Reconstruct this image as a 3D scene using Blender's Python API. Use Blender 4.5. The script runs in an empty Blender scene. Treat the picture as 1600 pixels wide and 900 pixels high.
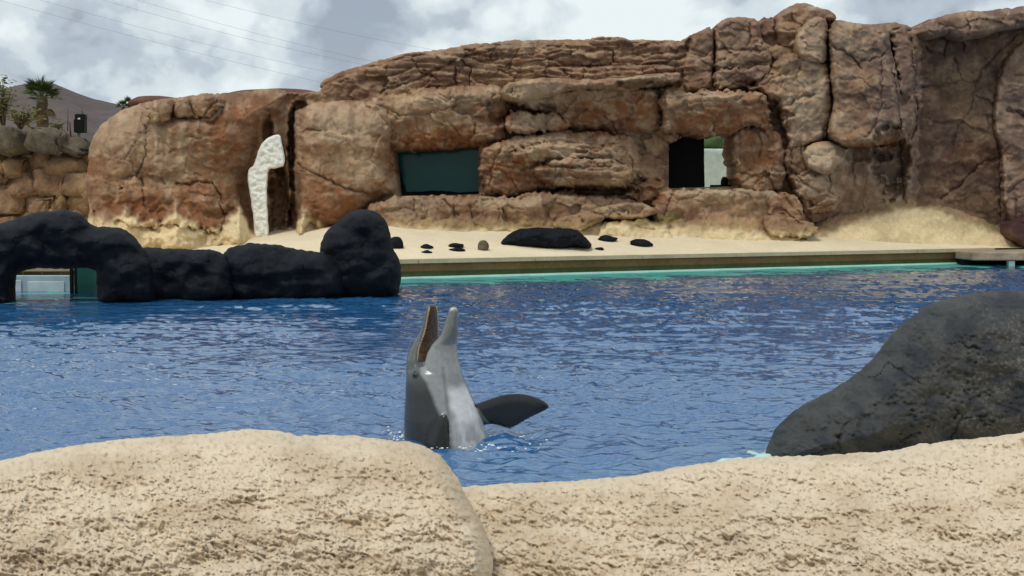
import bpy, bmesh, math, random
import numpy as np
from mathutils import Vector, Matrix, noise as mnoise

SC = bpy.context.scene
COL = SC.collection
# ------------------------------------------------------------------ camera
F = 1931.0                       # focal length in pixels of a 1600 x 900 frame
HZ = 331.0                       # row of the horizon
CAMZ = 1.64                      # eye height above the water, metres
PITCH = math.atan((450 - HZ) / F)
cam_d = bpy.data.cameras.new('camera')
cam = bpy.data.objects.new('camera', cam_d)
COL.objects.link(cam)
cam.location = (0, 0, CAMZ)
cam.rotation_euler = (math.pi / 2 - PITCH, 0, 0)
cam_d.sensor_width = 36.0
cam_d.lens = 36.0 * F / 1600
cam_d.clip_start = 0.05
cam_d.clip_end = 6000
SC.camera = cam
# ------------------------------------------------------------------ sky and sun
SUN_EL, SUN_AZ = math.radians(58), math.radians(215)    # azimuth clockwise from +Y: behind the camera, to the left
world = bpy.data.worlds.new('World')
SC.world = world
world.use_nodes = True
wn, wl = world.node_tree.nodes, world.node_tree.links
wn.clear()
wo = wn.new('ShaderNodeOutputWorld')
bg = wn.new('ShaderNodeBackground'); bg.inputs['Strength'].default_value = 0.1
sky = wn.new('ShaderNodeTexSky'); sky.sky_type = 'NISHITA'; sky.sun_disc = False
sky.sun_elevation = SUN_EL; sky.sun_rotation = SUN_AZ
tc = wn.new('ShaderNodeTexCoord')
mp = wn.new('ShaderNodeMapping'); mp.inputs['Scale'].default_value = (1, 1, 1.3); mp.inputs['Location'].default_value = (3.1, 1.7, 0.35)
wl.new(tc.outputs['Generated'], mp.inputs['Vector'])


def wnoise(scale, detail, rough, dist):
    n = wn.new('ShaderNodeTexNoise')
    n.inputs['Scale'].default_value = scale; n.inputs['Detail'].default_value = detail
    n.inputs['Roughness'].default_value = rough; n.inputs['Distortion'].default_value = dist
    wl.new(mp.outputs['Vector'], n.inputs['Vector'])
    return n


def wramp(src, stops, interp='EASE'):
    r = wn.new('ShaderNodeValToRGB'); r.color_ramp.interpolation = interp
    while len(r.color_ramp.elements) < len(stops):
        r.color_ramp.elements.new(0.5)
    for e, (p, c) in zip(r.color_ramp.elements, stops):
        e.position = p; e.color = (*c, 1)
    wl.new(src, r.inputs['Fac'])
    return r


n1 = wnoise(8.5, 9, 0.46, 0.2)
n2 = wnoise(21, 8, 0.5, 0.3)
mxn = wn.new('ShaderNodeMath'); mxn.operation = 'MULTIPLY_ADD'; mxn.inputs[1].default_value = 0.48
wl.new(n2.outputs['Fac'], mxn.inputs[0]); wl.new(n1.outputs['Fac'], mxn.inputs[2])
CL = 12.8
cloud = wramp(mxn.outputs[0], [(0.57, (0.29 * CL, 0.325 * CL, 0.375 * CL)), (0.67, (0.39 * CL, 0.445 * CL, 0.50 * CL)), (0.735, (0.52 * CL, 0.585 * CL, 0.62 * CL)), (0.84, (0.66 * CL, 0.72 * CL, 0.73 * CL))])
cover = wramp(n1.outputs['Fac'], [(0.30, (0.78, 0.78, 0.78)), (0.5, (0.97, 0.97, 0.97))])
mix = wn.new('ShaderNodeMixRGB')
wl.new(cover.outputs['Color'], mix.inputs['Fac']); wl.new(sky.outputs['Color'], mix.inputs[1]); wl.new(cloud.outputs['Color'], mix.inputs[2])
wl.new(mix.outputs['Color'], bg.inputs['Color']); wl.new(bg.outputs['Background'], wo.inputs['Surface'])

sun_d = bpy.data.lights.new('sun', 'SUN'); sun_d.energy = 1.7; sun_d.angle = math.radians(14); sun_d.color = (1, 0.95, 0.87)
sun = bpy.data.objects.new('sun', sun_d); COL.objects.link(sun)
sd = Vector((math.sin(SUN_AZ) * math.cos(SUN_EL), math.cos(SUN_AZ) * math.cos(SUN_EL), math.sin(SUN_EL)))
sun.rotation_euler = sd.to_track_quat('Z', 'Y').to_euler()
SC.view_settings.view_transform = 'Standard'
SC.view_settings.look = 'None'
SC.view_settings.exposure = 0.0
SC.view_settings.gamma = 1.0
SC.view_settings.use_curve_mapping = False
SC.cycles.use_denoising = True
SC.cycles.max_bounces = 6
SC.cycles.transparent_max_bounces = 10

# ------------------------------------------------------------------ helpers
cp, sp = math.cos(PITCH), math.sin(PITCH)


def rays(u, v):
    u = np.asarray(u, float); v = np.asarray(v, float)
    xc = (u - 800) / F; yc = -(v - 450) / F
    return xc, cp + yc * sp, -sp + yc * cp          # x, y, z of the ray


def W(u, v, Y):
    """point seen at photo pixel (u, v) at distance Y"""
    x, y, z = rays(u, v)
    t = np.asarray(Y, float) / y
    return np.stack(np.broadcast_arrays(x * t, y * t, CAMZ + z * t), -1)


def lin(r, g, b):
    f = lambda c: c / 12.92 if c <= 0.04045 else ((c + 0.055) / 1.055) ** 2.4
    return np.array([f(r / 255), f(g / 255), f(b / 255)])


rng = np.random.default_rng(7)
PERM = rng.permutation(512)
GA = rng.uniform(0, 2 * np.pi, 512)
GX, GY = np.cos(GA), np.sin(GA)
RND = rng.random(512)
RND2 = rng.random(512)


def hsh(ix, iy, s):
    return PERM[(PERM[(ix + s * 37) & 511] + iy + s * 11) & 511]


def pn(x, y, s=0):
    x = np.asarray(x, float); y = np.asarray(y, float)
    ix = np.floor(x).astype(int); iy = np.floor(y).astype(int)
    fx, fy = x - ix, y - iy
    sx = fx * fx * fx * (fx * (fx * 6 - 15) + 10); sy = fy * fy * fy * (fy * (fy * 6 - 15) + 10)

    def g(a, b):
        h = hsh(ix + a, iy + b, s)
        return GX[h] * (fx - a) + GY[h] * (fy - b)
    a = g(0, 0) * (1 - sx) + g(1, 0) * sx
    b = g(0, 1) * (1 - sx) + g(1, 1) * sx
    return (a * (1 - sy) + b * sy) * 1.5


def fbm(x, y, o=4, s=0, rough=0.5):
    r = 0; a = 1.0
    for k in range(o):
        r = r + a * pn(x, y, s + k * 7); x = x * 2.03; y = y * 2.03; a *= rough
    return r


def worley(x, y, s=0, off=False):
    ix = np.floor(x).astype(int); iy = np.floor(y).astype(int)
    f1 = np.full(x.shape, 9.0); f2 = np.full(x.shape, 9.0); idd = np.zeros(x.shape, int); ox = np.zeros(x.shape); oy = np.zeros(x.shape)
    for a in (-1, 0, 1):
        for b in (-1, 0, 1):
            h = hsh(ix + a, iy + b, s)
            cx, cy = x - (ix + a + RND[h]), y - (iy + b + RND2[h])
            d = np.hypot(cx, cy)
            m = d < f1
            if off:
                ox = np.where(m, cx, ox); oy = np.where(m, cy, oy)
            f2 = np.where(m, f1, np.minimum(f2, d)); idd = np.where(m, h, idd); f1 = np.where(m, d, f1)
    return (f1, f2, idd, ox, oy) if off else (f1, f2, idd)


def sstep(a, b, x):
    t = np.clip((x - a) / (b - a), 0, 1)
    return t * t * (3 - 2 * t)


def chaikin(p, n=2, closed=True):
    p = np.asarray(p, float)
    for _ in range(n):
        if closed:
            q = np.roll(p, -1, 0)
            p = np.stack([0.78 * p + 0.22 * q, 0.22 * p + 0.78 * q], 1).reshape(-1, 2)
        else:
            a, b = p[:-1], p[1:]
            p = np.concatenate([p[:1], np.stack([0.75 * a + 0.25 * b, 0.25 * a + 0.75 * b], 1).reshape(-1, 2), p[-1:]])
    return p


def segdist(U, V, a, b):
    ab = b - a; L = ab @ ab + 1e-9
    t = np.clip(((U - a[0]) * ab[0] + (V - a[1]) * ab[1]) / L, 0, 1)
    return np.hypot(U - a[0] - t * ab[0], V - a[1] - t * ab[1])


def sdf_poly(U, V, P):
    d = np.full(U.shape, 1e9); ins = np.zeros(U.shape, bool)
    n = len(P)
    for i in range(n):
        a, b = P[i], P[(i + 1) % n]
        d = np.minimum(d, segdist(U, V, a, b))
        if a[1] != b[1]:
            c = ((a[1] > V) != (b[1] > V)) & (U < (b[0] - a[0]) * (V - a[1]) / (b[1] - a[1]) + a[0])
            ins ^= c
    return np.where(ins, -d, d)


def mesh_obj(name, verts, faces, mat, parent=None, col=None, smooth=True):
    me = bpy.data.meshes.new(name)
    verts = np.asarray(verts, np.float32); faces = np.asarray(faces, np.int32)
    nv, nf, k = len(verts), len(faces), faces.shape[1]
    me.vertices.add(nv); me.vertices.foreach_set('co', verts.ravel())
    me.loops.add(nf * k); me.loops.foreach_set('vertex_index', faces.ravel())
    me.polygons.add(nf); me.polygons.foreach_set('loop_start', np.arange(0, nf * k, k, dtype=np.int32))
    me.polygons.foreach_set('use_smooth', np.full(nf, smooth))
    me.update(calc_edges=True)
    if col is not None:
        at = me.color_attributes.new('col', 'FLOAT_COLOR', 'POINT')
        c = np.ones((nv, 4), np.float32); c[:, :3] = col
        at.data.foreach_set('color', c.ravel())
    return link(name, me, mat, parent)


def link(name, me, mat, parent=None):
    o = bpy.data.objects.new(name, me)
    COL.objects.link(o)
    if mat is not None and not me.materials:
        me.materials.append(mat)
    if parent is not None:
        o.parent = parent
        o.matrix_parent_inverse = Matrix.Translation(-parent.location)
    return o


def tag(o, label, cat, group=None):
    o['label'] = label; o['category'] = cat
    if group:
        o['group'] = group
    return o


def struct(o, kind='structure'):
    o['kind'] = kind
    return o


def thing(name, loc, label, cat, group=None):
    o = bpy.data.objects.new(name, None); COL.objects.link(o)
    o.location = Vector([float(c) for c in loc]); o.empty_display_size = 0.2
    return tag(o, label, cat, group)


def rim_profile(t, r, rim):
    q = np.clip(t / r, 0, 1)
    return rim * (1 - np.sqrt(np.clip(1 - (1 - q) ** 2, 0, 1)))


def grid_cells(poly, step, warp, seed, holes=()):
    lo = poly.min(0) - 2 * step - warp; hi = poly.max(0) + 2 * step + warp
    us = np.arange(math.floor(lo[0] / step), math.ceil(hi[0] / step) + 1) * step
    vs = np.arange(math.floor(lo[1] / step), math.ceil(hi[1] / step) + 1) * step
    U, V = np.meshgrid(us, vs)
    S = sdf_poly(U, V, poly)
    if warp:
        S = S + warp * (fbm(U / 34, V / 34, 3, seed) + 0.6 * fbm(U / 9, V / 9, 2, seed + 3))
    for h in holes:
        S = np.maximum(S, -sdf_poly(U, V, np.asarray(h, float)))
    gv, gu = np.gradient(S, step)
    gl = np.hypot(gu, gv) + 1e-6
    out = S > 0
    k = np.where(out, np.clip(S, 0, 2.2 * step) / gl, 0)
    U2 = U - k * gu / gl; V2 = V - k * gv / gl
    ins = S < 0
    cell = ins[:-1, :-1] | ins[1:, :-1] | ins[:-1, 1:] | ins[1:, 1:]
    return U2, V2, S, cell, out


def faces_of(cell):
    H, Wd = cell.shape
    idx = np.arange((H + 1) * (Wd + 1)).reshape(H + 1, Wd + 1)
    r, c = np.nonzero(cell)
    return np.stack([idx[r, c], idx[r + 1, c], idx[r + 1, c + 1], idx[r, c + 1]], 1)


def compact(verts, faces, col):
    used = np.unique(faces)
    m = np.full(len(verts), -1); m[used] = np.arange(len(used))
    return verts[used], m[faces], (col[used] if col is not None else None), used


def add_skirt(verts, faces, col, off):
    e = np.concatenate([faces[:, [0, 1]], faces[:, [1, 2]], faces[:, [2, 3]], faces[:, [3, 0]]])
    key = np.sort(e, 1); key = key[:, 0].astype(np.int64) * len(verts) + key[:, 1]
    _, inv, cnt = np.unique(key, return_inverse=True, return_counts=True)
    be = e[cnt[inv] == 1]
    bv = np.unique(be); m = np.full(len(verts), -1); m[bv] = len(verts) + np.arange(len(bv))
    nv = verts[bv] + np.asarray(off)
    nf = np.stack([be[:, 1], be[:, 0], m[be[:, 0]], m[be[:, 1]]], 1)
    return np.concatenate([verts, nv]), np.concatenate([faces, nf]), (np.concatenate([col, col[bv]]) if col is not None else None)


def relief(name, poly, depth, r, rim, mat, parent=None, step=1.5, warp=2.0, seed=0, colfn=None, extra=None, lean=0.0, skirt=(0, 1.5, 0), holes=(), smooth_poly=2, post=None):
    """a rock mass: an outline with its own distance, rounded back at its border"""
    P = chaikin(poly, smooth_poly) if smooth_poly else np.asarray(poly, float)
    U, V, S, cell, out = grid_cells(P, step, warp, seed, holes)
    t = np.clip(-S, 0, None)
    v0, v1 = P[:, 1].min(), P[:, 1].max()
    D = depth(U, V) if callable(depth) else np.full(U.shape, float(depth))
    D = D + rim_profile(t, r, rim) + lean * np.clip((V - v0) / (v1 - v0), 0, 1) ** 1.5
    if extra is not None:
        D = D + extra(U, V, t)
    X = W(U, V, D).reshape(-1, 3)
    if post is not None:
        X = post(X, U.ravel(), V.ravel(), t.ravel())
    col = colfn(U, V).reshape(-1, 3) if colfn is not None else None
    verts, faces, col, _ = compact(X, faces_of(cell), col)
    if skirt is not None:
        verts, faces, col = add_skirt(verts, faces, col, skirt)
    return mesh_obj(name, verts, faces, mat, parent, col)


def inflate(name, poly, d0, r, thick, mat, parent=None, step=2.0, warp=1.5, seed=0, colfn=None, extra=None, smooth_poly=2, raw=False, power=1.0, back=1.0):
    """a closed body: outline inflated to both sides of distance d0"""
    P = chaikin(poly, smooth_poly) if smooth_poly else np.asarray(poly, float)
    U, V, S, cell, out = grid_cells(P, step, warp, seed)
    t = np.clip(-S, 0, None)
    h = (thick - rim_profile(t, r, thick)) * power
    e = extra(U, V, t) if extra is not None else 0
    base = d0(U, V) if callable(d0) else d0
    XF = W(U, V, base - h + e * np.clip(t / 4, 0, 1)).reshape(-1, 3)
    XB = W(U, V, base + h * back).reshape(-1, 3)
    f = faces_of(cell)
    n = len(XF)
    mb = np.where(out.ravel(), np.arange(n), np.arange(n) + n)
    fb = mb[f][:, ::-1]
    col = colfn(U, V).reshape(-1, 3) if colfn is not None else None
    X = np.concatenate([XF, XB]); 
    if col is not None:
        col = np.concatenate([col, col])
    verts, faces, col, _ = compact(X, np.concatenate([f, fb]), col)
    if raw:
        return verts, faces
    return mesh_obj(name, verts, faces, mat, parent, col)


def box_mesh(name, lo, hi, mat, parent=None, rotz=0.0, bevel=0.01, at=None):
    bm = bmesh.new(); bmesh.ops.create_cube(bm, size=1)
    lo, hi = Vector(lo), Vector(hi)
    for v in bm.verts:
        v.co = Vector((lo[i] + (v.co[i] + 0.5) * (hi[i] - lo[i]) for i in range(3)))
    if bevel:
        bmesh.ops.bevel(bm, geom=bm.edges[:], offset=bevel, segments=1, affect='EDGES')
    if rotz:
        bmesh.ops.rotate(bm, verts=bm.verts, cent=(0, 0, 0), matrix=Matrix.Rotation(rotz, 3, 'Z'))
    if at is not None:
        bmesh.ops.translate(bm, verts=bm.verts, vec=Vector([float(c) for c in at]))
    me = bpy.data.meshes.new(name); bm.to_mesh(me); bm.free()
    return link(name, me, mat, parent)


def tube(bm, pts, rads, seg=6):
    pts = [Vector([float(c) for c in p]) for p in pts]
    rings = []
    for i, p in enumerate(pts):
        d = (pts[min(i + 1, len(pts) - 1)] - pts[max(i - 1, 0)]).normalized()
        a = d.orthogonal().normalized() if abs(d.z) > 0.9 else d.cross(Vector((0, 0, 1))).normalized()
        b = d.cross(a)
        rings.append([bm.verts.new(p + (a * math.cos(2 * math.pi * k / seg) + b * math.sin(2 * math.pi * k / seg)) * rads[i]) for k in range(seg)])
    for r0, r1 in zip(rings, rings[1:]):
        for k in range(seg):
            bm.faces.new((r0[k], r0[(k + 1) % seg], r1[(k + 1) % seg], r1[k]))
    bm.faces.new(rings[0][::-1]); bm.faces.new(rings[-1])


def bm_obj(name, bm, mat, parent=None, smooth=True):
    bmesh.ops.recalc_face_normals(bm, faces=bm.faces[:])
    me = bpy.data.meshes.new(name); bm.to_mesh(me); bm.free()
    me.polygons.foreach_set('use_smooth', [smooth] * len(me.polygons))
    return link(name, me, mat, parent)


def blob(name, center, size, seed, mat, parent=None, sub=3, amp=0.28, freq=1.1, flat=0.0, rotz=0.0):
    bm = bmesh.new(); bmesh.ops.create_icosphere(bm, subdivisions=sub, radius=1)
    o = Vector((seed * 13.1, seed * 7.7, seed * 3.3))
    for v in bm.verts:
        n = v.co.normalized()
        k = 1 + amp * mnoise.fractal(n * freq + o, 1.0, 2.0, 4)
        c = mnoise.cell(n * 1.6 + o) * amp * 0.35
        v.co = n * (k + c)
        if v.co.z < -flat:
            v.co.z = -flat + (v.co.z + flat) * 0.25
    bmesh.ops.smooth_vert(bm, verts=bm.verts, factor=0.5, use_axis_x=True, use_axis_y=True, use_axis_z=True)
    for v in bm.verts:
        v.co = Vector((v.co.x * size[0], v.co.y * size[1], v.co.z * size[2]))
    bmesh.ops.rotate(bm, verts=bm.verts, cent=(0, 0, 0), matrix=Matrix.Rotation(rotz, 3, 'Z'))
    bmesh.ops.translate(bm, verts=bm.verts, vec=Vector([float(c) for c in center]))
    return bm_obj(name, bm, mat, parent)


def rubble(name, center, size, seed, mat, parent=None, n=16):
    rr = random.Random(seed)
    bm = bmesh.new()
    for _ in range(n):
        v = Vector((rr.uniform(-1, 1), rr.uniform(-1, 1), rr.uniform(-1, 1)))
        v = v / max(abs(v.x), abs(v.y), abs(v.z)) * rr.uniform(0.75, 1.0)
        bm.verts.new((v.x * size[0], v.y * size[1], v.z * size[2]))
    r_ = bmesh.ops.convex_hull(bm, input=bm.verts)
    bmesh.ops.delete(bm, geom=[g for g in bm.verts if not g.link_faces], context='VERTS')
    bmesh.ops.bevel(bm, geom=bm.edges[:], offset=0.05 * min(size) * 2, segments=2, affect='EDGES')
    bmesh.ops.subdivide_edges(bm, edges=[e for e in bm.edges if e.calc_length() > 0.12], cuts=2, use_grid_fill=True)
    bmesh.ops.triangulate(bm, faces=bm.faces[:])
    o = Vector((seed * 3.7, seed * 1.3, 0))
    for v in bm.verts:
        v.co += v.co.normalized() * 0.10 * mnoise.fractal(v.co * 3.0 + o, 1.0, 2.0, 3)
    bmesh.ops.translate(bm, verts=bm.verts, vec=Vector([float(c) for c in center]))
    return bm_obj(name, bm, mat, parent)


# ------------------------------------------------------------------ materials
def mat_base(name, rough=0.9, spec=0.3):
    m = bpy.data.materials.new(name); m.use_nodes = True
    nt = m.node_tree; b = nt.nodes['Principled BSDF']
    b.inputs['Roughness'].default_value = rough
    b.inputs['Specular IOR Level'].default_value = spec
    return m, nt, b


def nnoise(nt, scale, detail=5, rough=0.55, vec=None, dist=0.0):
    n = nt.nodes.new('ShaderNodeTexNoise')
    n.inputs['Scale'].default_value = scale; n.inputs['Detail'].default_value = detail
    n.inputs['Roughness'].default_value = rough; n.inputs['Distortion'].default_value = dist
    if vec is not None:
        nt.links.new(vec, n.inputs['Vector'])
    return n


def nramp(nt, src, stops, interp='LINEAR'):
    r = nt.nodes.new('ShaderNodeValToRGB'); r.color_ramp.interpolation = interp
    while len(r.color_ramp.elements) < len(stops):
        r.color_ramp.elements.new(0.5)
    for e, (p, c) in zip(r.color_ramp.elements, stops):
        e.position = p; e.color = (*c, 1) if hasattr(c, '__len__') else (c, c, c, 1)
    nt.links.new(src, r.inputs['Fac'])
    return r


def nmix(nt, kind, fac, a, b):
    m = nt.nodes.new('ShaderNodeMixRGB'); m.blend_type = kind
    for i, s in enumerate((fac, a, b)):
        if isinstance(s, (int, float)):
            m.inputs[i].default_value = s if i == 0 else (s, s, s, 1)
        elif hasattr(s, 'is_output'):
            nt.links.new(s, m.inputs[i])
        else:
            m.inputs[i].default_value = (*s, 1)
    return m


def nbump(nt, b, src, strength, dist):
    n = nt.nodes.new('ShaderNodeBump'); n.inputs['Strength'].default_value = strength; n.inputs['Distance'].default_value = dist
    nt.links.new(src, n.inputs['Height']); nt.links.new(n.outputs['Normal'], b.inputs['Normal'])
    return n


def pos(nt):
    g = nt.nodes.new('ShaderNodeNewGeometry')
    return g.outputs['Position']


def rough_mat(name, base=None, scale=3.0, var=0.35, bump=0.5, bdist=0.03, fine=18.0, rough=0.92, spec=0.25, attr=False, tint=None, tscale=1.2):
    """stone, plaster and concrete: colour (plain or painted per vertex), blotches, grain and fine relief"""
    m, nt, b = mat_base(name, rough, spec)
    p = pos(nt)
    if attr:
        a = nt.nodes.new('ShaderNodeAttribute'); a.attribute_name = 'col'; c = a.outputs['Color']
    else:
        rgb = nt.nodes.new('ShaderNodeRGB'); rgb.outputs[0].default_value = (*base, 1); c = rgb.outputs[0]
    if tint is not None:
        t = nramp(nt, nnoise(nt, tscale, 4, 0.6, p).outputs['Fac'], [(0.42, 0.0), (0.62, 1.0)])
        c = nmix(nt, 'MIX', t.outputs['Color'], c, tint).outputs['Color']
    n1 = nramp(nt, nnoise(nt, scale, 6, 0.62, p).outputs['Fac'], [(0.25, 1 - var), (0.75, 1 + var)])
    c = nmix(nt, 'MULTIPLY', 1.0, c, n1.outputs['Color']).outputs['Color']
    nf = nnoise(nt, fine, 5, 0.7, p)
    n2 = nramp(nt, nf.outputs['Fac'], [(0.3, 1 - var * 0.7), (0.7, 1 + var * 0.5)])
    c = nmix(nt, 'MULTIPLY', 1.0, c, n2.outputs['Color']).outputs['Color']
    nt.links.new(c, b.inputs['Base Color'])
    nbump(nt, b, nf.outputs['Fac'], bump, bdist)
    return m


def plain_mat(name, base, rough=0.6, spec=0.3, metal=0.0):
    m, nt, b = mat_base(name, rough, spec)
    n = nramp(nt, nnoise(nt, 4.0, 4, 0.6, pos(nt)).outputs['Fac'], [(0.3, 0.82), (0.7, 1.12)])
    c = nmix(nt, 'MULTIPLY', 1.0, tuple(base), n.outputs['Color'])
    nt.links.new(c.outputs['Color'], b.inputs['Base Color']); b.inputs['Metallic'].default_value = metal
    return m


M = {}
M['cliff'] = rough_mat('painted_rock', attr=True, scale=1.3, var=0.24, bump=0.75, bdist=0.05, fine=9.0)
M['beige'] = rough_mat('sprayed_beige_plaster', attr=True, scale=5.0, var=0.10, bump=0.6, bdist=0.006, fine=140.0, rough=0.95, spec=0.15)
M['beach'] = rough_mat('beach_plaster', base=(0.74, 0.63, 0.44), scale=0.7, var=0.10, bump=0.4, bdist=0.02, fine=9.0)
M['black'] = rough_mat('black_rock', base=(0.0065, 0.0085, 0.0125), scale=2.0, var=0.5, bump=0.55, bdist=0.025, fine=11.0, rough=0.65, spec=0.12)
M['black_near'] = rough_mat('black_rock_near', attr=True, scale=6.0, var=0.35, bump=0.55, bdist=0.012, fine=34.0, rough=0.72, spec=0.3)
M['stone_dark'] = rough_mat('weathered_boulder', base=(0.10, 0.082, 0.062), scale=1.5, var=0.5, bump=0.9, bdist=0.06, fine=7.0, tint=(0.16, 0.13, 0.09))
M['stone_tan'] = rough_mat('tan_wall_stone', base=(0.30, 0.19, 0.105), scale=1.8, var=0.4, bump=0.9, bdist=0.06, fine=7.0, tint=(0.20, 0.115, 0.07))
M['mortar'] = rough_mat('wall_mortar', base=(0.22, 0.15, 0.09), scale=2.2, var=0.35, bump=0.8, bdist=0.05, fine=8.0)
M['white'] = rough_mat('white_plaster', base=(0.78, 0.77, 0.70), scale=2.5, var=0.12, bump=0.5, bdist=0.03, fine=14.0)
M['coping'] = rough_mat('coping_slab', base=(0.50, 0.40, 0.26), scale=1.2, var=0.22, bump=0.4, bdist=0.01, fine=12.0)
M['brown'] = rough_mat('brown_pool_wall', base=(0.24, 0.125, 0.055), scale=1.0, var=0.28, bump=0.4, bdist=0.01, fine=10.0)
M['algae'] = rough_mat('algae_waterline', base=(0.060, 0.075, 0.022), scale=1.0, var=0.35, bump=0.3, bdist=0.01, fine=9.0, rough=0.6)
M['tile'] = rough_mat('pale_waterline_tile', base=(0.62, 0.84, 0.74), scale=3.0, var=0.1, bump=0.1, bdist=0.003, fine=20.0, rough=0.4)
M['pool'] = rough_mat('blue_pool_paint', base=(0.03, 0.18, 0.47), scale=0.5, var=0.2, bump=0.1, bdist=0.01, fine=5.0)
M['shelf'] = rough_mat('turquoise_shelf', base=(0.05, 0.36, 0.31), scale=0.8, var=0.22, bump=0.25, bdist=0.02, fine=4.0, rough=0.35, spec=0.5)
M['shelf_pale'] = rough_mat('pale_turquoise_shelf', base=(0.50, 0.72, 0.66), scale=2.5, var=0.25, bump=0.1, bdist=0.01, fine=9.0)
M['hill'] = rough_mat('dry_hillside', base=(0.115, 0.09, 0.082), scale=0.02, var=0.3, bump=0.0, bdist=0.1, fine=0.06, tint=(0.10, 0.078, 0.078), tscale=0.012)
M['ground'] = rough_mat('dry_ground', base=(0.32, 0.24, 0.16), scale=0.15, var=0.3, bump=0.3, bdist=0.05, fine=2.0)
M['bark'] = rough_mat('palm_bark', base=(0.13, 0.09, 0.055), scale=4.0, var=0.4, bump=0.8, bdist=0.05, fine=14.0)
M['leaf'] = plain_mat('palm_leaf', (0.062, 0.092, 0.022), 0.6)
M['leaf_dry'] = plain_mat('dry_palm_leaf', (0.16, 0.12, 0.05), 0.8)
M['shrub'] = plain_mat('shrub_leaf', (0.17, 0.17, 0.05), 0.7)
M['black_box'] = plain_mat('black_plastic', (0.004, 0.006, 0.005), 0.6, 0.15)
M['grey_metal'] = plain_mat('grey_metal', (0.18, 0.18, 0.18), 0.5)
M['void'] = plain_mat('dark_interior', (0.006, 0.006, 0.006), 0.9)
M['pale_wall'] = plain_mat('pale_green_wall', (0.50, 0.60, 0.55), 0.8)
M['hedge'] = plain_mat('hedge_green', (0.05, 0.10, 0.03), 0.8)
M['panel'] = plain_mat('grey_blue_panel', (0.33, 0.43, 0.47), 0.6)
M['panel_light'] = plain_mat('pale_panel', (0.50, 0.58, 0.62), 0.6)
M['rail'] = plain_mat('brown_rail', (0.10, 0.07, 0.04), 0.6)
M['wire'] = plain_mat('wire', (0.30, 0.31, 0.34), 0.7)
M['concrete'] = rough_mat('rough_concrete', base=(0.34, 0.26, 0.19), scale=2.0, var=0.35, bump=0.7, bdist=0.03, fine=12.0)

m, nt, b = mat_base('tinted_window', 0.12, 0.2)
b.inputs['Base Color'].default_value = (0.004, 0.11, 0.10, 1)
nbump(nt, b, nnoise(nt, 0.6, 2, 0.5, pos(nt)).outputs['Fac'], 0.15, 0.05)
M['window'] = m
m, nt, b = mat_base('green_glass', 0.1, 0.5)
b.inputs['Base Color'].default_value = (0.03, 0.12, 0.10, 1)
M['green_glass'] = m

# water: mirror by Fresnel over clear, blue-tinted water; the pool shell below gives the colour
m = bpy.data.materials.new('pool_water'); m.use_nodes = True
nt = m.node_tree; nt.nodes.clear()
out = nt.nodes.new('ShaderNodeOutputMaterial')
tr = nt.nodes.new('ShaderNodeBsdfTransparent'); tr.inputs['Color'].default_value = (0.62, 0.90, 0.97, 1)
gl = nt.nodes.new('ShaderNodeBsdfGlossy'); gl.inputs['Roughness'].default_value = 0.04
fr = nt.nodes.new('ShaderNodeFresnel'); fr.inputs['IOR'].default_value = 3.0
mx = nt.nodes.new('ShaderNodeMixShader')
df = nt.nodes.new('ShaderNodeBsdfDiffuse'); df.inputs['Color'].default_value = (0.045, 0.225, 0.56, 1)   # light scattered inside the water
mb_ = nt.nodes.new('ShaderNodeMixShader'); mb_.inputs['Fac'].default_value = 0.5
nt.links.new(tr.outputs[0], mb_.inputs[1]); nt.links.new(df.outputs[0], mb_.inputs[2])
p = pos(nt)
mpn = nt.nodes.new('ShaderNodeMapping'); mpn.inputs['Scale'].default_value = (0.75, 1.2, 1); nt.links.new(p, mpn.inputs['Vector'])
wnz = nnoise(nt, 9.0, 3, 0.6, mpn.outputs['Vector'], 0.6)
bp = nt.nodes.new('ShaderNodeBump'); bp.inputs['Strength'].default_value = 0.2; bp.inputs['Distance'].default_value = 0.03
nt.links.new(wnz.outputs['Fac'], bp.inputs['Height'])
for n in (gl, fr):
    nt.links.new(bp.outputs['Normal'], n.inputs['Normal'])
nt.links.new(fr.outputs['Fac'], mx.inputs['Fac']); nt.links.new(mb_.outputs[0], mx.inputs[1]); nt.links.new(gl.outputs[0], mx.inputs[2])
nt.links.new(mx.outputs[0], out.inputs['Surface'])
M['water'] = m

# ------------------------------------------------------------------ pool shell, coping, beach, ground
EA = np.array([-2.8, 29.9]); EB = np.array([14.5, 39.0])     # far pool edge, seen in plan
ED = (EB - EA) / np.linalg.norm(EB - EA); EN = np.array([-ED[1], ED[0]])   # along, and away from the pool


def edge(s, w=0.0):
    return EA + ED * s + EN * w


def beach_z(s, w):
    return 0.485 + (0.045 + 0.145 * sstep(-4.5, 1.5, np.asarray(s, float))) * np.clip(w - 0.25, 0, 4.3) + 0.02 * np.clip(w - 4.5, 0, None) + 0.05 * fbm(np.asarray(s) * 0.5, np.asarray(w) * 0.5, 3, 5) * np.clip(w * 0.5, 0, 1)


s = np.arange(-19, 30.01, 0.2); w = np.concatenate([[0.02], np.arange(0.22, 14, 0.2)])
Sg, Wg = np.meshgrid(s, w)
P = np.stack([EA[0] + ED[0] * Sg + EN[0] * Wg, EA[1] + ED[1] * Sg + EN[1] * Wg, beach_z(Sg, Wg)], -1).reshape(-1, 3)
struct(mesh_obj('beach', P, faces_of(np.ones((len(w) - 1, len(s) - 1), bool)), M['beach']))


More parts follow.
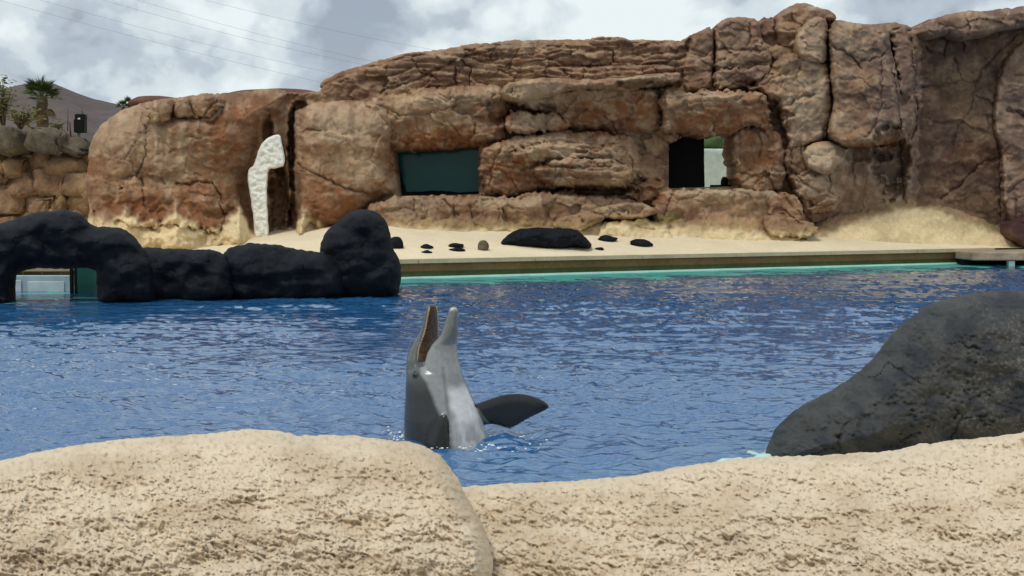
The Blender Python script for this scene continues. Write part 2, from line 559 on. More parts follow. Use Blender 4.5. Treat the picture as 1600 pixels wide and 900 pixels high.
def edge_wall(name, w0, w1, z0, z1, mat, s0=-19.0, s1=30.0):
    a = [(*edge(s0, w0), z0), (*edge(s1, w0), z0), (*edge(s1, w1), z0), (*edge(s0, w1), z0)]
    c = [(x, y, z1) for x, y, _ in a]
    return mesh_obj(name, a + c, [[0, 1, 5, 4], [1, 2, 6, 5], [2, 3, 7, 6], [3, 0, 4, 7], [4, 5, 6, 7], [3, 2, 1, 0]], mat, smooth=False)


pw = struct(edge_wall('pool_wall', 0.06, 0.5, 0.185, 0.384, M['brown']))
struct(edge_wall('pool_waterline_wall', 0.05, 0.5, 0.0585, 0.1845, M['algae']))
struct(edge_wall('pool_tile_line', 0.0, 0.5, -0.08, 0.058, M['tile']))
sg = np.arange(-19, 30.01, 0.2); wg = np.concatenate([[0.3], -np.arange(0.02, 5.4, 0.16)])
Sg, Wg = np.meshgrid(sg, wg)                               # overflow ledge: wet, just awash
lz = 0.010 + 0.0045 * Wg + 0.012 * fbm(Sg * 0.9, Wg * 1.4, 3, 88, 0.6) - 0.09 * sstep(-3.2, -4.8, Wg + 0.9 * fbm(Sg * 0.3, Wg * 0.3, 3, 89, 0.7)) - 0.5 * (Wg < -5.1)
struct(mesh_obj('pool_shelf', np.stack([EA[0] + ED[0] * Sg + EN[0] * Wg, EA[1] + ED[1] * Sg + EN[1] * Wg, lz], -1).reshape(-1, 3), faces_of(np.ones((len(wg) - 1, len(sg) - 1), bool)), M['shelf']))
cop = thing('pool_coping', (*edge(6), 0.4), 'long beige coping of slabs along the far edge of the pool', 'coping')
sl = -19.0; k = 0
while sl < 20:
    L = 3.1 + 0.5 * RND[k]; q = edge_wall('coping_slab', -0.05 + 0.01 * RND[k + 9], 0.42, 0.385, 0.482 + 0.006 * RND[k + 5], M['coping'], sl, sl + L - 0.02)
    q.parent = cop; q.matrix_parent_inverse = Matrix.Translation(-cop.location); sl += L; k += 1

# shell of the pool: floor, walls, near shelf
struct(mesh_obj('pool_floor', [(-34, 4, -2.6), (34, 4, -2.6), (34, 48, -2.6), (-34, 48, -2.6)], [[0, 1, 2, 3]], M['pool'], smooth=False))
struct(edge_wall('pool_far_wall', -0.01, 0.44, -2.6, -0.655, M['pool']))
NE = [(-34, 5.4), (-1.0, 5.6), (0.3, 6.3), (0.9, 6.75), (1.75, 7.5), (3.2, 8.2), (6, 8.8), (34, 9.5)]   # near edge
vv, ff = [], []
for (x, y) in NE:
    vv += [(x, y, -2.6), (x, y, 0.06), (x, 2.0, 0.06)]
for i in range(len(NE) - 1):
    a = 3 * i; ff += [[a, a + 3, a + 4, a + 1], [a + 1, a + 4, a + 5, a + 2]]
struct(mesh_obj('pool_deck', vv, ff, M['beach'], smooth=False))
nx = np.arange(-6, 7, 0.06); ny = np.arange(-0.1, 1.9, 0.06)
NX, NY = np.meshgrid(nx, ny)
NEa = np.array(NE)
nz_ = 0.012 + 0.034 * fbm(NX * 4.2, NY * 7.0, 4, 95, 0.65) - 0.08 * sstep(0.72, 1.1, NY + 0.25 * fbm(NX * 0.9, NY, 2, 96)) - 0.05 * (1 - sstep(0.2, 1.0, NX)) - 0.5 * (NY > 1.82)
struct(mesh_obj('pool_near_shelf', np.stack([NX, np.interp(NX, NEa[:, 0], NEa[:, 1]) + NY, nz_], -1).reshape(-1, 3), faces_of(np.ones((len(ny) - 1, len(nx) - 1), bool))[:, ::-1], M['shelf_pale']))
G = 3000.0
gv = [(-G, -G, 0.02), (G, -G, 0.02), (G, 3.9, 0.02), (-G, 3.9, 0.02), (-G, 47, 0.3), (G, 47, 0.3), (G, G, 0.3), (-G, G, 0.3),
      (-34, 3.9, 0.02), (-34, 47, 0.3), (34, 3.9, 0.02), (34, 47, 0.3)]
struct(mesh_obj('ground', gv, [[0, 1, 2, 3], [4, 5, 6, 7], [3, 8, 9, 4], [10, 2, 5, 11]], M['ground'], smooth=False))

# ------------------------------------------------------------------ water
DOL = np.array([-0.455, 8.77])
us = np.arange(-240, 1842, 2.9)
vs = np.concatenate([np.arange(402.5, 470, 0.7), np.arange(470, 792, 0.72)])
U, V = np.meshgrid(us, vs)
rx, ry, rz = rays(U, V)
t = -CAMZ / rz
X, Y = rx * t, ry * t
qx = X + 0.12 * pn(X * 1.1, Y * 1.1, 91); qy = Y + 0.12 * pn(X * 1.1 + 9, Y * 1.1, 92)
edge_d = -((X - EA[0]) * EN[0] + (Y - EA[1]) * EN[1])            # metres from the far edge
calm = 0.22 + 0.78 * sstep(1.5, 5.5, edge_d)
gust = 0.75 + 0.45 * fbm(X * 0.22, Y * 0.22, 2, 61)


def ridge(x, y, s):
    return 0.55 - np.abs(pn(x, y, s)) * 1.4


Z = (0.022 * pn(qx * 0.7, qy * 1.2, 71) + 0.024 * ridge(qx * 1.3, qy * 2.5, 72) + 0.0165 * ridge(qx * 2.7 + 3, qy * 5.2, 73)
     + 0.0125 * ridge(qx * 5.2, qy * 10.0, 74) + 0.0016 * pn(qx * 14, qy * 21, 75)) * calm * gust * 1.65
dr = np.hypot(X - DOL[0], Y - DOL[1])
Z = Z + 0.048 * np.exp(-np.clip(dr - 0.33, 0, None) * 1.4) * pn(X * 3.4, Y * 4.2, 77) + 0.016 * np.exp(-np.clip(dr - 0.33, 0, None) * 1.3) * np.sin(dr * 17 + 2.5 * pn(X * 2, Y * 2, 78)) * (dr > 0.2)
Pw = np.stack([X, Y, Z], -1).reshape(-1, 3)
struct(mesh_obj('water', Pw, faces_of(np.ones((len(vs) - 1, len(us) - 1), bool)), M['water']))

# ------------------------------------------------------------------ the painted rock cliff
CY = lambda u: 33.0 + 9.0 * np.asarray(u) / 1600.0           # distance of the wall's face along the picture
VB = np.array([(60, 350), (130, 346), (170, 351), (196, 338), (225, 352), (250, 352), (275, 336), (300, 350), (322, 364), (345, 358), (374, 330), (392, 362), (420, 374), (452, 374), (472, 340), (482, 342), (510, 360), (560, 362), (620, 347), (700, 352), (780, 353), (850, 354), (900, 357), (950, 346), (1050, 350), (1150, 353), (1230, 362), (1290, 360), (1330, 346), (1400, 322), (1450, 322), (1520, 345), (1575, 366), (1620, 396), (1700, 400)], float)
CRACKS = [
    # left boulder
    ([(224, 160), (222, 185), (228, 205), (227, 240), (220, 262), (212, 275), (190, 280)], .10), ([(270, 155), (272, 175), (268, 190), (290, 182), (316, 184), (330, 165), (345, 152)], .13), ([(296, 152), (303, 180)], .1), ([(323, 190), (334, 192), (345, 175), (352, 155)], .12),
    ([(277, 288), (297, 288), (310, 284), (330, 286), (340, 300), (345, 320), (348, 340)], .14), ([(290, 212), (305, 216), (315, 217)], .08), ([(222, 280), (224, 310), (230, 330)], .08), ([(383, 150), (388, 175), (380, 182)], .08), ([(338, 230), (370, 235), (400, 228)], .08),
    # middle boulder
    ([(464, 256), (480, 265), (500, 275), (520, 285), (545, 297), (575, 302)], .15), ([(475, 205), (485, 202), (500, 205)], .1), ([(575, 165), (600, 165), (605, 178)], .09), ([(550, 165), (565, 160)], .08), ([(497, 238), (510, 242), (522, 238)], .08),
    # lintel and strata over the first window
    ([(600, 168), (625, 180), (680, 175), (720, 162), (750, 158)], .10), ([(685, 145), (700, 155), (740, 152)], .08), ([(648, 185), (655, 205), (672, 212)], .07), ([(700, 190), (715, 205), (720, 218)], .08), ([(735, 128), (700, 133), (660, 142)], .1),
    ([(592, 145), (640, 128), (660, 120), (690, 105), (720, 90), (770, 78)], .16), ([(600, 135), (640, 122)], .12), ([(663, 110), (672, 115), (680, 125)], .12), ([(711, 105), (712, 136)], .16), ([(722, 92), (728, 103), (738, 106), (734, 120), (731, 136)], .16), ([(771, 118), (780, 110), (795, 115), (800, 120)], .12),
    ([(700, 80), (740, 78), (780, 70)], .1), ([(760, 95), (800, 88), (840, 84), (900, 80)], .12), ([(780, 104), (830, 98), (870, 90), (905, 78)], .12), ([(830, 75), (880, 72), (915, 76)], .1), ([(925, 72), (960, 75), (985, 72), (1040, 68)], .13), ([(915, 80), (940, 76), (958, 80), (958, 98)], .18), ([(870, 103), (930, 104), (980, 102), (1040, 98), (1065, 92)], .15), ([(985, 90), (1020, 86), (1060, 80)], .13), ([(880, 108), (886, 120)], .13), ([(912, 108), (913, 122)], .12), ([(1020, 102), (1026, 114)], .1),
    ([(560, 128), (580, 120), (600, 122), (640, 108)], .1),
    # ledges of the middle
    ([(845, 165), (862, 170), (875, 182), (885, 192)], .14), ([(900, 152), (890, 165), (878, 178)], .1), ([(800, 172), (840, 173)], .1), ([(880, 172), (920, 175), (955, 177)], .08), ([(803, 155), (808, 172)], .1), ([(1030, 165), (1034, 185), (1025, 198)], .12),
    ([(800, 240), (840, 225), (870, 220), (905, 225)], .13), ([(770, 248), (795, 245), (830, 232)], .11), ([(800, 224), (806, 240)], .1), ([(785, 230), (770, 255), (765, 290)], .1), ([(815, 265), (845, 258), (870, 260), (920, 262), (960, 258)], .13), ([(900, 235), (930, 243), (955, 243)], .1), ([(985, 245), (990, 265), (982, 285)], .14), ([(960, 270), (975, 262)], .09), ([(985, 282), (1030, 283)], .13),
    # tower
    ([(1070, 75), (1112, 88)], .08), ([(1070, 110), (1112, 112)], .1), ([(1116, 30), (1117, 135)], .2), ([(1118, 80), (1128, 76), (1155, 78), (1200, 78)], .15), ([(1128, 108), (1150, 100), (1170, 102), (1205, 95)], .14), ([(1120, 130), (1160, 110), (1190, 100)], .09), ([(1172, 38), (1173, 60), (1168, 75)], .14), ([(1210, 28), (1213, 60)], .16), ([(1145, 48), (1170, 50)], .09), ([(1227, 15), (1245, 8), (1258, 10)], .1), ([(1183, 70), (1215, 62)], .1),
    ([(1292, 30), (1292, 70), (1296, 110), (1301, 165), (1290, 200), (1286, 218)], .22), ([(1245, 88), (1265, 88), (1288, 100)], .12), ([(1190, 135), (1215, 120), (1230, 112), (1250, 105)], .1), ([(1193, 145), (1203, 170), (1215, 182), (1228, 182)], .12), ([(1230, 165), (1245, 155), (1262, 150), (1272, 147)], .14), ([(1228, 180), (1230, 200)], .1), ([(1208, 150), (1222, 158), (1232, 152)], .08), ([(1205, 130), (1240, 126)], .07), ([(1040, 153), (1080, 150), (1130, 145), (1190, 140)], .1), ([(1150, 155), (1175, 146)], .07), ([(1100, 205), (1120, 190)], .05), ([(1185, 205), (1190, 225), (1185, 245)], .1), ([(1150, 268), (1175, 275), (1220, 275)], .1), ([(1175, 300), (1180, 285), (1192, 278)], .08),
    ([(1232, 262), (1245, 275), (1262, 290), (1278, 298)], .12), ([(1262, 330), (1290, 322), (1312, 315)], .1), ([(1297, 272), (1296, 300), (1312, 312)], .1), ([(1252, 240), (1250, 225), (1236, 232), (1237, 255)], .12),
    # right panels
    ([(1300, 73), (1320, 80), (1335, 92), (1346, 108)], .14), ([(1348, 96), (1370, 90), (1380, 88), (1390, 72), (1391, 55)], .16), ([(1340, 120), (1355, 132), (1372, 142)], .08), ([(1301, 124), (1340, 122)], .06), ([(1378, 95), (1377, 165), (1365, 200), (1350, 215)], .1), ([(1392, 60), (1394, 105), (1402, 150), (1408, 195)], .2), ([(1370, 172), (1400, 166)], .07), ([(1422, 60), (1428, 120), (1432, 190), (1425, 215)], .15), ([(1445, 72), (1455, 83), (1475, 86), (1480, 62), (1481, 50)], .14), ([(1450, 40), (1452, 48), (1475, 58)], .1),
    ([(1490, 92), (1500, 110), (1503, 125), (1525, 130), (1535, 110), (1565, 75), (1590, 55)], .12), ([(1440, 137), (1470, 134), (1503, 127)], .1), ([(1523, 130), (1520, 155), (1510, 180), (1495, 200), (1487, 240)], .09), ([(1525, 150), (1545, 158), (1555, 165)], .12), ([(1577, 82), (1565, 110), (1558, 135), (1553, 165), (1552, 200), (1562, 235), (1563, 280), (1564, 340)], .18), ([(1518, 112), (1530, 112)], .1), ([(1585, 118), (1620, 118)], .12), ([(1573, 172), (1590, 176), (1600, 180)], .14), ([(1540, 252), (1562, 245)], .12), ([(1470, 310), (1500, 288), (1525, 262), (1540, 252)], .13), ([(1408, 225), (1410, 270), (1415, 320)], .25), ([(1503, 60), (1506, 80)], .1), ([(1575, 300), (1600, 280)], .1), ([(1588, 310), (1586, 340), (1590, 350)], .1), ([(1330, 240), (1335, 290)], .07), ([(1365, 245), (1368, 290)], .07),
    # low ledge
    ([(708, 322), (712, 345)], .08), ([(735, 320), (742, 355)], .08), ([(786, 325), (795, 350)], .1), ([(778, 325), (782, 350)], .06), ([(870, 305), (860, 325), (855, 340)], .08), ([(1050, 305), (1042, 325), (1035, 345)], .1), ([(1100, 330), (1103, 350)], .06), ([(1225, 305), (1245, 330), (1275, 350)], .1), ([(1205, 340), (1225, 335), (1232, 352)], .08), ([(745, 312), (800, 312), (840, 306)], .12), ([(905, 340), (912, 350), (911, 358)], .08),
]
CS = 1.4
gu = np.arange(0, 1760, CS) - 0.0; gvv = np.arange(-30, 420, CS)
GU, GV = np.meshgrid(gu, gvv)
wu = GU + 3.0 * fbm(GU / 13, GV / 13, 2, 21); wv = GV + 3.0 * fbm(GU / 13 + 5, GV / 13, 2, 22)
CR = np.zeros(GU.shape)
for pl, amp in CRACKS:
    q = np.array(pl, float)
    i0 = max(int((q[:, 0].min() - 14 - gu[0]) / CS), 0); i1 = int((q[:, 0].max() + 14 - gu[0]) / CS)
    j0 = max(int((q[:, 1].min() - 14 - gvv[0]) / CS), 0); j1 = int((q[:, 1].max() + 14 - gvv[0]) / CS)
    a, bb = wu[j0:j1, i0:i1], wv[j0:j1, i0:i1]
    d = np.full(a.shape, 1e9)
    for x0, x1 in zip(q[:-1], q[1:]):
        d = np.minimum(d, segdist(a, bb, x0, x1))
    wid = 1.05 + 0.7 * pn(a / 17, bb / 17, 33)
    CR[j0:j1, i0:i1] = np.maximum(CR[j0:j1, i0:i1], 1.1 * amp * np.exp(-(d / np.clip(wid, 0.75, 1.7)) ** 2) + 0.25 * amp * np.exp(-(d / 5.0) ** 2))
# blocky fractures
bu = GU + 9 * fbm(GU / 40, GV / 40, 3, 41); bv = GV + 9 * fbm(GU / 40 + 7, GV / 40, 3, 42)
f1, f2, cid, ox, oy = worley(bu / 50, bv / 30, 44, True)
e1 = f2 - f1
blk = 0.12 * (RND[cid] - 0.5) + 0.25 * ((RND2[cid] - 0.5) * ox + (RND[(cid * 7 + 3) & 511] - 0.5) * oy) + 0.10 * np.exp(-(e1 / 0.045) ** 2) * sstep(-0.1, 0.35, fbm(GU / 70, GV / 70, 2, 45))
g1, g2, gid, ox, oy = worley(bu / 19, bv / 12, 46, True)
e2 = g2 - g1
small = 0.03 * (RND2[gid] - 0.5) + 0.085 * ((RND[gid] - 0.5) * ox + (RND2[(gid * 5 + 1) & 511] - 0.5) * oy) + 0.05 * np.exp(-(e2 / 0.07) ** 2) * sstep(0.05, 0.5, fbm(GU / 60, GV / 60, 2, 47))
# bedding of the upper centre and of the middle ledges
smask = sstep(480, 620, GU) * (1 - sstep(1050, 1110, GU)) * (1 - sstep(118, 150, GV)) + 0.75 * sstep(740, 790, GU) * (1 - sstep(960, 1000, GU)) * sstep(205, 220, GV) * (1 - sstep(280, 300, GV)) + 0.5 * sstep(1020, 1050, GU) * (1 - sstep(1200, 1240, GU)) * sstep(140, 145, GV) * (1 - sstep(165, 175, GV))
bed = (GV + 0.10 * np.abs(GU - 930) + 8 * fbm(GU / 90, GV / 60, 3, 51)) / 10.5
bedf = bed - np.floor(bed)
strata = smask * (0.11 * bedf ** 2 * (0.5 + RND[np.floor(bed).astype(int) & 511]) - 0.05)
fine = 0.14 * fbm(GU / 75, GV / 60, 2, 52) + 0.075 * fbm(GU / 30, GV / 24, 3, 53, 0.5) + 0.016 * fbm(GU / 9, GV / 7.5, 3, 54, 0.6)
# the fluted face of the left boulder
flute = 0.06 * pn(GU / 15 + 0.9 * pn(GU / 60, GV / 60, 56), GV / 110, 55) * sstep(200, 240, GU) * (1 - sstep(340, 400, GU)) * sstep(170, 200, GV) * (1 - sstep(320, 350, GV))
soft = 1 - 0.55 * (sstep(430, 470, GU) * (1 - sstep(590, 640, GU)) * sstep(150, 170, GV) + sstep(120, 130, GU) * (1 - sstep(400, 440, GU)) * 0.9 + 0.9 * sstep(1285, 1310, GU) * sstep(40, 60, GV))
CLIFF_D = CR + soft * (blk + small) + strata + fine + flute
for (a, b_, ra, rb, k_) in ((1392, 252, 30, 62, 1.1), (1345, 240, 50, 16, .6), (920, 298, 75, 9, 1.0), (1010, 132, 50, 9, .5), (436, 320, 18, 80, 1.3), (456, 230, 7, 70, 1.2), (470, 165, 12, 10, .6), (418, 205, 10, 30, .7), (458, 350, 7, 50, 1.0), (782, 172, 26, 24, .5), (1215, 62, 34, 12, .4)):
    CLIFF_D = CLIFF_D + k_ * (1 - sstep(0.5, 1.1, np.hypot((GU - a) / ra, (GV - b_) / rb) + 0.3 * fbm(GU / 16, GV / 16, 3, 58))) * 0.8
vb = np.interp(GU, VB[:, 0], VB[:, 1]) - 9 * (1 - sstep(480, 560, GU)) + 5 * fbm(GU / 14, GV / 14, 2, 57)
CLIFF_D = np.where(GV > vb - 8, CLIFF_D * 0.55, CLIFF_D) - (0.013 + 0.017 * (1 - sstep(440, 560, GU))) * np.clip(GV - (vb - 14), 0, 70)

# paint of the artificial rock: tan, rust, pale patches and edges, purple on the right, sand at the foot
tan, brown, rust, pale = lin(158, 126, 97), lin(136, 102, 78), lin(126, 79, 46), lin(186, 162, 134)
mauve, sandc, ochre = lin(116, 94, 84), lin(226, 204, 160), lin(166, 142, 98)
nA = sstep(-0.35, 0.35, fbm(GU / 85, GV / 70, 4, 101)); nB = sstep(-0.1, 0.55, fbm(GU / 38, GV / 26, 4, 102)); nC = sstep(0.0, 0.55, fbm(GU / 22, GV / 16, 4, 103))
mixc = lambda a, b_, f: a + (b_ - a) * f[..., None]
C = mixc(np.broadcast_to(tan, GU.shape + (3,)).copy(), brown, nA)
C = mixc(C, mauve, sstep(1200, 1420, GU) * (0.45 + 0.4 * nA) + 0.35 * sstep(1050, 1100, GU) * (1 - sstep(1180, 1210, GU)) * (1 - sstep(125, 145, GV)))
C = mixc(C, mauve, 0.45 * (1 - sstep(110, 150, GV)) * sstep(450, 560, GU) * nB)


def patch(lst, jit=0.55):
    m_ = np.zeros(GU.shape)
    for (a, b_, ra, rb, k_) in lst:
        d_ = np.hypot((GU - a) / ra, (GV - b_) / rb) + jit * fbm(GU / 20, GV / 15, 4, 111 + int(a) % 50, 0.6)
        m_ = np.maximum(m_, min(1.05 * k_, 0.95) * (1 - sstep(0.55, 1.15, d_)))
    return m_


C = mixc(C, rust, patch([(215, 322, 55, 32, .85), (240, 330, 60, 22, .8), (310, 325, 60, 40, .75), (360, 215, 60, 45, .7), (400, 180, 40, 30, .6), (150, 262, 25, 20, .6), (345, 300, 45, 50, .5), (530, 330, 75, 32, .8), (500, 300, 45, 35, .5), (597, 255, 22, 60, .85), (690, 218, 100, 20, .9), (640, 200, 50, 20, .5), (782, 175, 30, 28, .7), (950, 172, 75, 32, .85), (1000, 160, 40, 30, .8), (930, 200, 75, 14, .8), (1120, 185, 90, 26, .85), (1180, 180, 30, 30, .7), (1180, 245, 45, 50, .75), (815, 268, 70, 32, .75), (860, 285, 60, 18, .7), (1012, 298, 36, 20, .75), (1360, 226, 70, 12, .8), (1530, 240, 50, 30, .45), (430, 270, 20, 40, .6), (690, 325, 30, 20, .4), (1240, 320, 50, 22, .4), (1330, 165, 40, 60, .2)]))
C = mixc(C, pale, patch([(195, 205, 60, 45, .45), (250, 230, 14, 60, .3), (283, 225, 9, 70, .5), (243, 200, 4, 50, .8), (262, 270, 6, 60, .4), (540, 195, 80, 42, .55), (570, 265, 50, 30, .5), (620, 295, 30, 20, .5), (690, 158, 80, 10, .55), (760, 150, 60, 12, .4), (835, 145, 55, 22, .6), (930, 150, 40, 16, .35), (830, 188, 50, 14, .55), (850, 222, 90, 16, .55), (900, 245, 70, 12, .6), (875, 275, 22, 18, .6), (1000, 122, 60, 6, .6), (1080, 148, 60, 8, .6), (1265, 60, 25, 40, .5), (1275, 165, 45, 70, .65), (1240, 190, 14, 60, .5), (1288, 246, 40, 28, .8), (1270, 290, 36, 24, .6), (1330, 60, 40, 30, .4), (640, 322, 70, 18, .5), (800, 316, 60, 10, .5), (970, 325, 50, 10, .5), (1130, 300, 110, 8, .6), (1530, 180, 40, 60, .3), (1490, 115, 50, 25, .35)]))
C = mixc(C, pale, 0.30 * nC * (1 - sstep(300, 340, GV)))
C = mixc(C, lin(94, 70, 55), 0.35 * sstep(0.05, 0.6, fbm(GU / 16, GV / 42, 4, 104)))
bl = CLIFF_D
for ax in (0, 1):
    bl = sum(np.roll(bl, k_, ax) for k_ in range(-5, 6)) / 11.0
C = mixc(C, pale, 0.5 * sstep(0.01, 0.07, bl - CLIFF_D) * (0.5 + 0.5 * nC) * (1 - sstep(330, 350, GV)))    # paler tone on convex edges, raises contrast
C = mixc(C, ochre, 0.7 * sstep(-16, -2, GV - vb) * sstep(470, 560, GU) * (0.6 + 0.4 * nB))
C = mixc(C, lin(96, 92, 40), 0.6 * patch([(1035, 342, 22, 12, 1), (1010, 345, 40, 8, .6), (1540, 350, 30, 8, .5)]))
C = mixc(C, sandc, sstep(-2, 12, GV - vb) * (0.9 - 0.25 * nB))


def samp(A, U, V):
    i = np.clip(((U - gu[0]) / CS), 0, len(gu) - 1.001); j = np.clip(((V - gvv[0]) / CS), 0, len(gvv) - 1.001)
    i0 = i.astype(int); j0 = j.astype(int); fi = i - i0; fj = j - j0
    if A.ndim == 3:
        fi = fi[..., None]; fj = fj[..., None]
    return (A[j0, i0] * (1 - fi) + A[j0, i0 + 1] * fi) * (1 - fj) + (A[j0 + 1, i0] * (1 - fi) + A[j0 + 1, i0 + 1] * fi) * fj


CEX = lambda U, V, t: samp(CLIFF_D, U, V)
WIN1 = [(614, 235), (680, 233), (748, 229), (748, 303), (690, 305), (622, 306)]
WIN2 = [(1045, 214), (1100, 209), (1141, 208), (1148, 250), (1148, 291), (1045, 294)]
cliff = thing('rock_cliff', W(800, 390, 37), 'tall reddish brown artificial rock cliff with two square window openings behind the pool', 'cliff')


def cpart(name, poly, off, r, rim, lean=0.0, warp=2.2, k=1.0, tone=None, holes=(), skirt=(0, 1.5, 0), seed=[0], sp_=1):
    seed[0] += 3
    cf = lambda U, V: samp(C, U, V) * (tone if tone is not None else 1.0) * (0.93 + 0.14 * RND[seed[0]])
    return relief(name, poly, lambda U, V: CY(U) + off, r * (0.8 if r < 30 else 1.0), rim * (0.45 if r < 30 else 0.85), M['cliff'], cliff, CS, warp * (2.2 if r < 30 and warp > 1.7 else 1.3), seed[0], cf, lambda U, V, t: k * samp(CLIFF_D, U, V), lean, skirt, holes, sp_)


sil = [(136, 402), (139, 262), (146, 220), (168, 192), (205, 170), (245, 160), (300, 153), (400, 146), (450, 144), (498, 146), (508, 130), (548, 114), (602, 98), (660, 87), (716, 78), (770, 71), (830, 68), (915, 68), (1055, 69), (1080, 55), (1116, 45), (1125, 38), (1190, 33), (1216, 28), (1236, 16), (1256, 10), (1296, 24), (1304, 34), (1350, 44), (1390, 46), (1426, 48), (1462, 32), (1505, 25), (1560, 25), (1620, 18), (1745, 10), (1745, 402)]
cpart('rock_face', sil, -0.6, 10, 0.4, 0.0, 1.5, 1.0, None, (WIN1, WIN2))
R_ = 'rock_mass'
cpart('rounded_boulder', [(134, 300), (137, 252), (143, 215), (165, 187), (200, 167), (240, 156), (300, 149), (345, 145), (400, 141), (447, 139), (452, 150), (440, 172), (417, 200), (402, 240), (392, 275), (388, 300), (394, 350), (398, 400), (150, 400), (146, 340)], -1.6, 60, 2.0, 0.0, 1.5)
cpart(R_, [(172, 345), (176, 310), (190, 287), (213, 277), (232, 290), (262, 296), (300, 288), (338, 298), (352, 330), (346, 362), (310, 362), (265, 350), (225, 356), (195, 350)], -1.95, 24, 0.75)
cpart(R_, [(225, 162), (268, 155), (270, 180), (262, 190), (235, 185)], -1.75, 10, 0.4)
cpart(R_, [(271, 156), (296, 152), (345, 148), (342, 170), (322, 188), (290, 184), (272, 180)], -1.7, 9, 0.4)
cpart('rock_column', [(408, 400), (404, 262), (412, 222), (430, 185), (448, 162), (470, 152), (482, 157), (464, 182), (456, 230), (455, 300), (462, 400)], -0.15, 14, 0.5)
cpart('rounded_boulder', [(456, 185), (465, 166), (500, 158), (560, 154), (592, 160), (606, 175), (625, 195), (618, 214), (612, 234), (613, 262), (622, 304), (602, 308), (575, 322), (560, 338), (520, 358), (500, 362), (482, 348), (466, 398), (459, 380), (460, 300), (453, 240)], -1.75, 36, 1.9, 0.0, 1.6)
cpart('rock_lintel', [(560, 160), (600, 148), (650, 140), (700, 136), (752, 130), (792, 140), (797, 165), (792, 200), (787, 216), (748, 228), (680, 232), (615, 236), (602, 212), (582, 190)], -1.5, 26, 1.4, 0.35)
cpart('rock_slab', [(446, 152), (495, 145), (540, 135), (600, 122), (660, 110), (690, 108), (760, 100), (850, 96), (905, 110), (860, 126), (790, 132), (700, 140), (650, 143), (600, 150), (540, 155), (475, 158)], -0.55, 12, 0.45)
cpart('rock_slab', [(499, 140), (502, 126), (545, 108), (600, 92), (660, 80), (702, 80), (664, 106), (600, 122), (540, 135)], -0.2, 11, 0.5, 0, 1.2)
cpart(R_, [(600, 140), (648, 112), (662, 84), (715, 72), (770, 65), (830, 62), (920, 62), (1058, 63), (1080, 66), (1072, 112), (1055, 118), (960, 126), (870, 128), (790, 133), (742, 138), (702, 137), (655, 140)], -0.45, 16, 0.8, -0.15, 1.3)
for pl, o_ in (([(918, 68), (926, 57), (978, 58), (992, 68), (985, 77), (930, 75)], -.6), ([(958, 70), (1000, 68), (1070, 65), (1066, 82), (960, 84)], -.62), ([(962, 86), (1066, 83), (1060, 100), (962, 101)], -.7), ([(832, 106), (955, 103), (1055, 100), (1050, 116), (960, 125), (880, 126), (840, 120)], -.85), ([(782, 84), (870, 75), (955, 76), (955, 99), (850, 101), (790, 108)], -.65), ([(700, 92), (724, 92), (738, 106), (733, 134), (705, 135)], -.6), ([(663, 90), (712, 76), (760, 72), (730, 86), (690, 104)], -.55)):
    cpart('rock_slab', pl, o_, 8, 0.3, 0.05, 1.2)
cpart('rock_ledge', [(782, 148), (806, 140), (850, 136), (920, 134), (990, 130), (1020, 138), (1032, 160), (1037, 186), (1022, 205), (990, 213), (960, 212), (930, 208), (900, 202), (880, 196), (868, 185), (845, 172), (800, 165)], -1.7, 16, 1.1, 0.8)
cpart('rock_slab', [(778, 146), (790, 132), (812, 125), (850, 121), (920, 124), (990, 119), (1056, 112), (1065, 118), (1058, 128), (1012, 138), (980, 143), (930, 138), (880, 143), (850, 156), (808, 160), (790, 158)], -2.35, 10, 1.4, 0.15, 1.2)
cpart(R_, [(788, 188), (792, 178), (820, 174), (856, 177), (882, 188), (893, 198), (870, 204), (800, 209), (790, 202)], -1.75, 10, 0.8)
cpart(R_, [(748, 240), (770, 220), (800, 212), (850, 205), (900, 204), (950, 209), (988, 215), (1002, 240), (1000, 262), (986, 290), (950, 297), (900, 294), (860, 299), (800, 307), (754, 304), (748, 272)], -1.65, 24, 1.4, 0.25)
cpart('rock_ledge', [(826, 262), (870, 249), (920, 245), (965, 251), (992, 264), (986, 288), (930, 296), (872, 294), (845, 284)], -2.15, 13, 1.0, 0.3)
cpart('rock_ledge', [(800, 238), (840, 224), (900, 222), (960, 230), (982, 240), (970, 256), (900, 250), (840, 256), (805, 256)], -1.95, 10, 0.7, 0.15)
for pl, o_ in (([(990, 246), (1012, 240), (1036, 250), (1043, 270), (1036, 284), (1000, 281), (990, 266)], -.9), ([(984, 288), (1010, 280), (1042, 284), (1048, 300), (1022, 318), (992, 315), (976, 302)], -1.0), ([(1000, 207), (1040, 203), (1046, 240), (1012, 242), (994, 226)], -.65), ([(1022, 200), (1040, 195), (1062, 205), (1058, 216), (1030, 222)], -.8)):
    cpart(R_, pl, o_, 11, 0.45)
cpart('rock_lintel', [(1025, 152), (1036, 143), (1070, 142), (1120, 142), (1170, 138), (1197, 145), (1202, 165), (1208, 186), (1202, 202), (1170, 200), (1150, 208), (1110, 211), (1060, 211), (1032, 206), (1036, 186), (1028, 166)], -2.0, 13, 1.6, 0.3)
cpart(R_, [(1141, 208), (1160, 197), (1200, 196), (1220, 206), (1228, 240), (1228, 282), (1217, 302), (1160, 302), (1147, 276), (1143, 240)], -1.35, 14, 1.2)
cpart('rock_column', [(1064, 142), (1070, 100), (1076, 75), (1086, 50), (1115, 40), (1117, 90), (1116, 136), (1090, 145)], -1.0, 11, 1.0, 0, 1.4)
cpart('rock_column', [(1117, 140), (1117, 60), (1120, 33), (1150, 25), (1186, 28), (1190, 60), (1202, 76), (1207, 96), (1197, 122), (1160, 138)], -1.2, 10, 1.1, 0, 1.4)
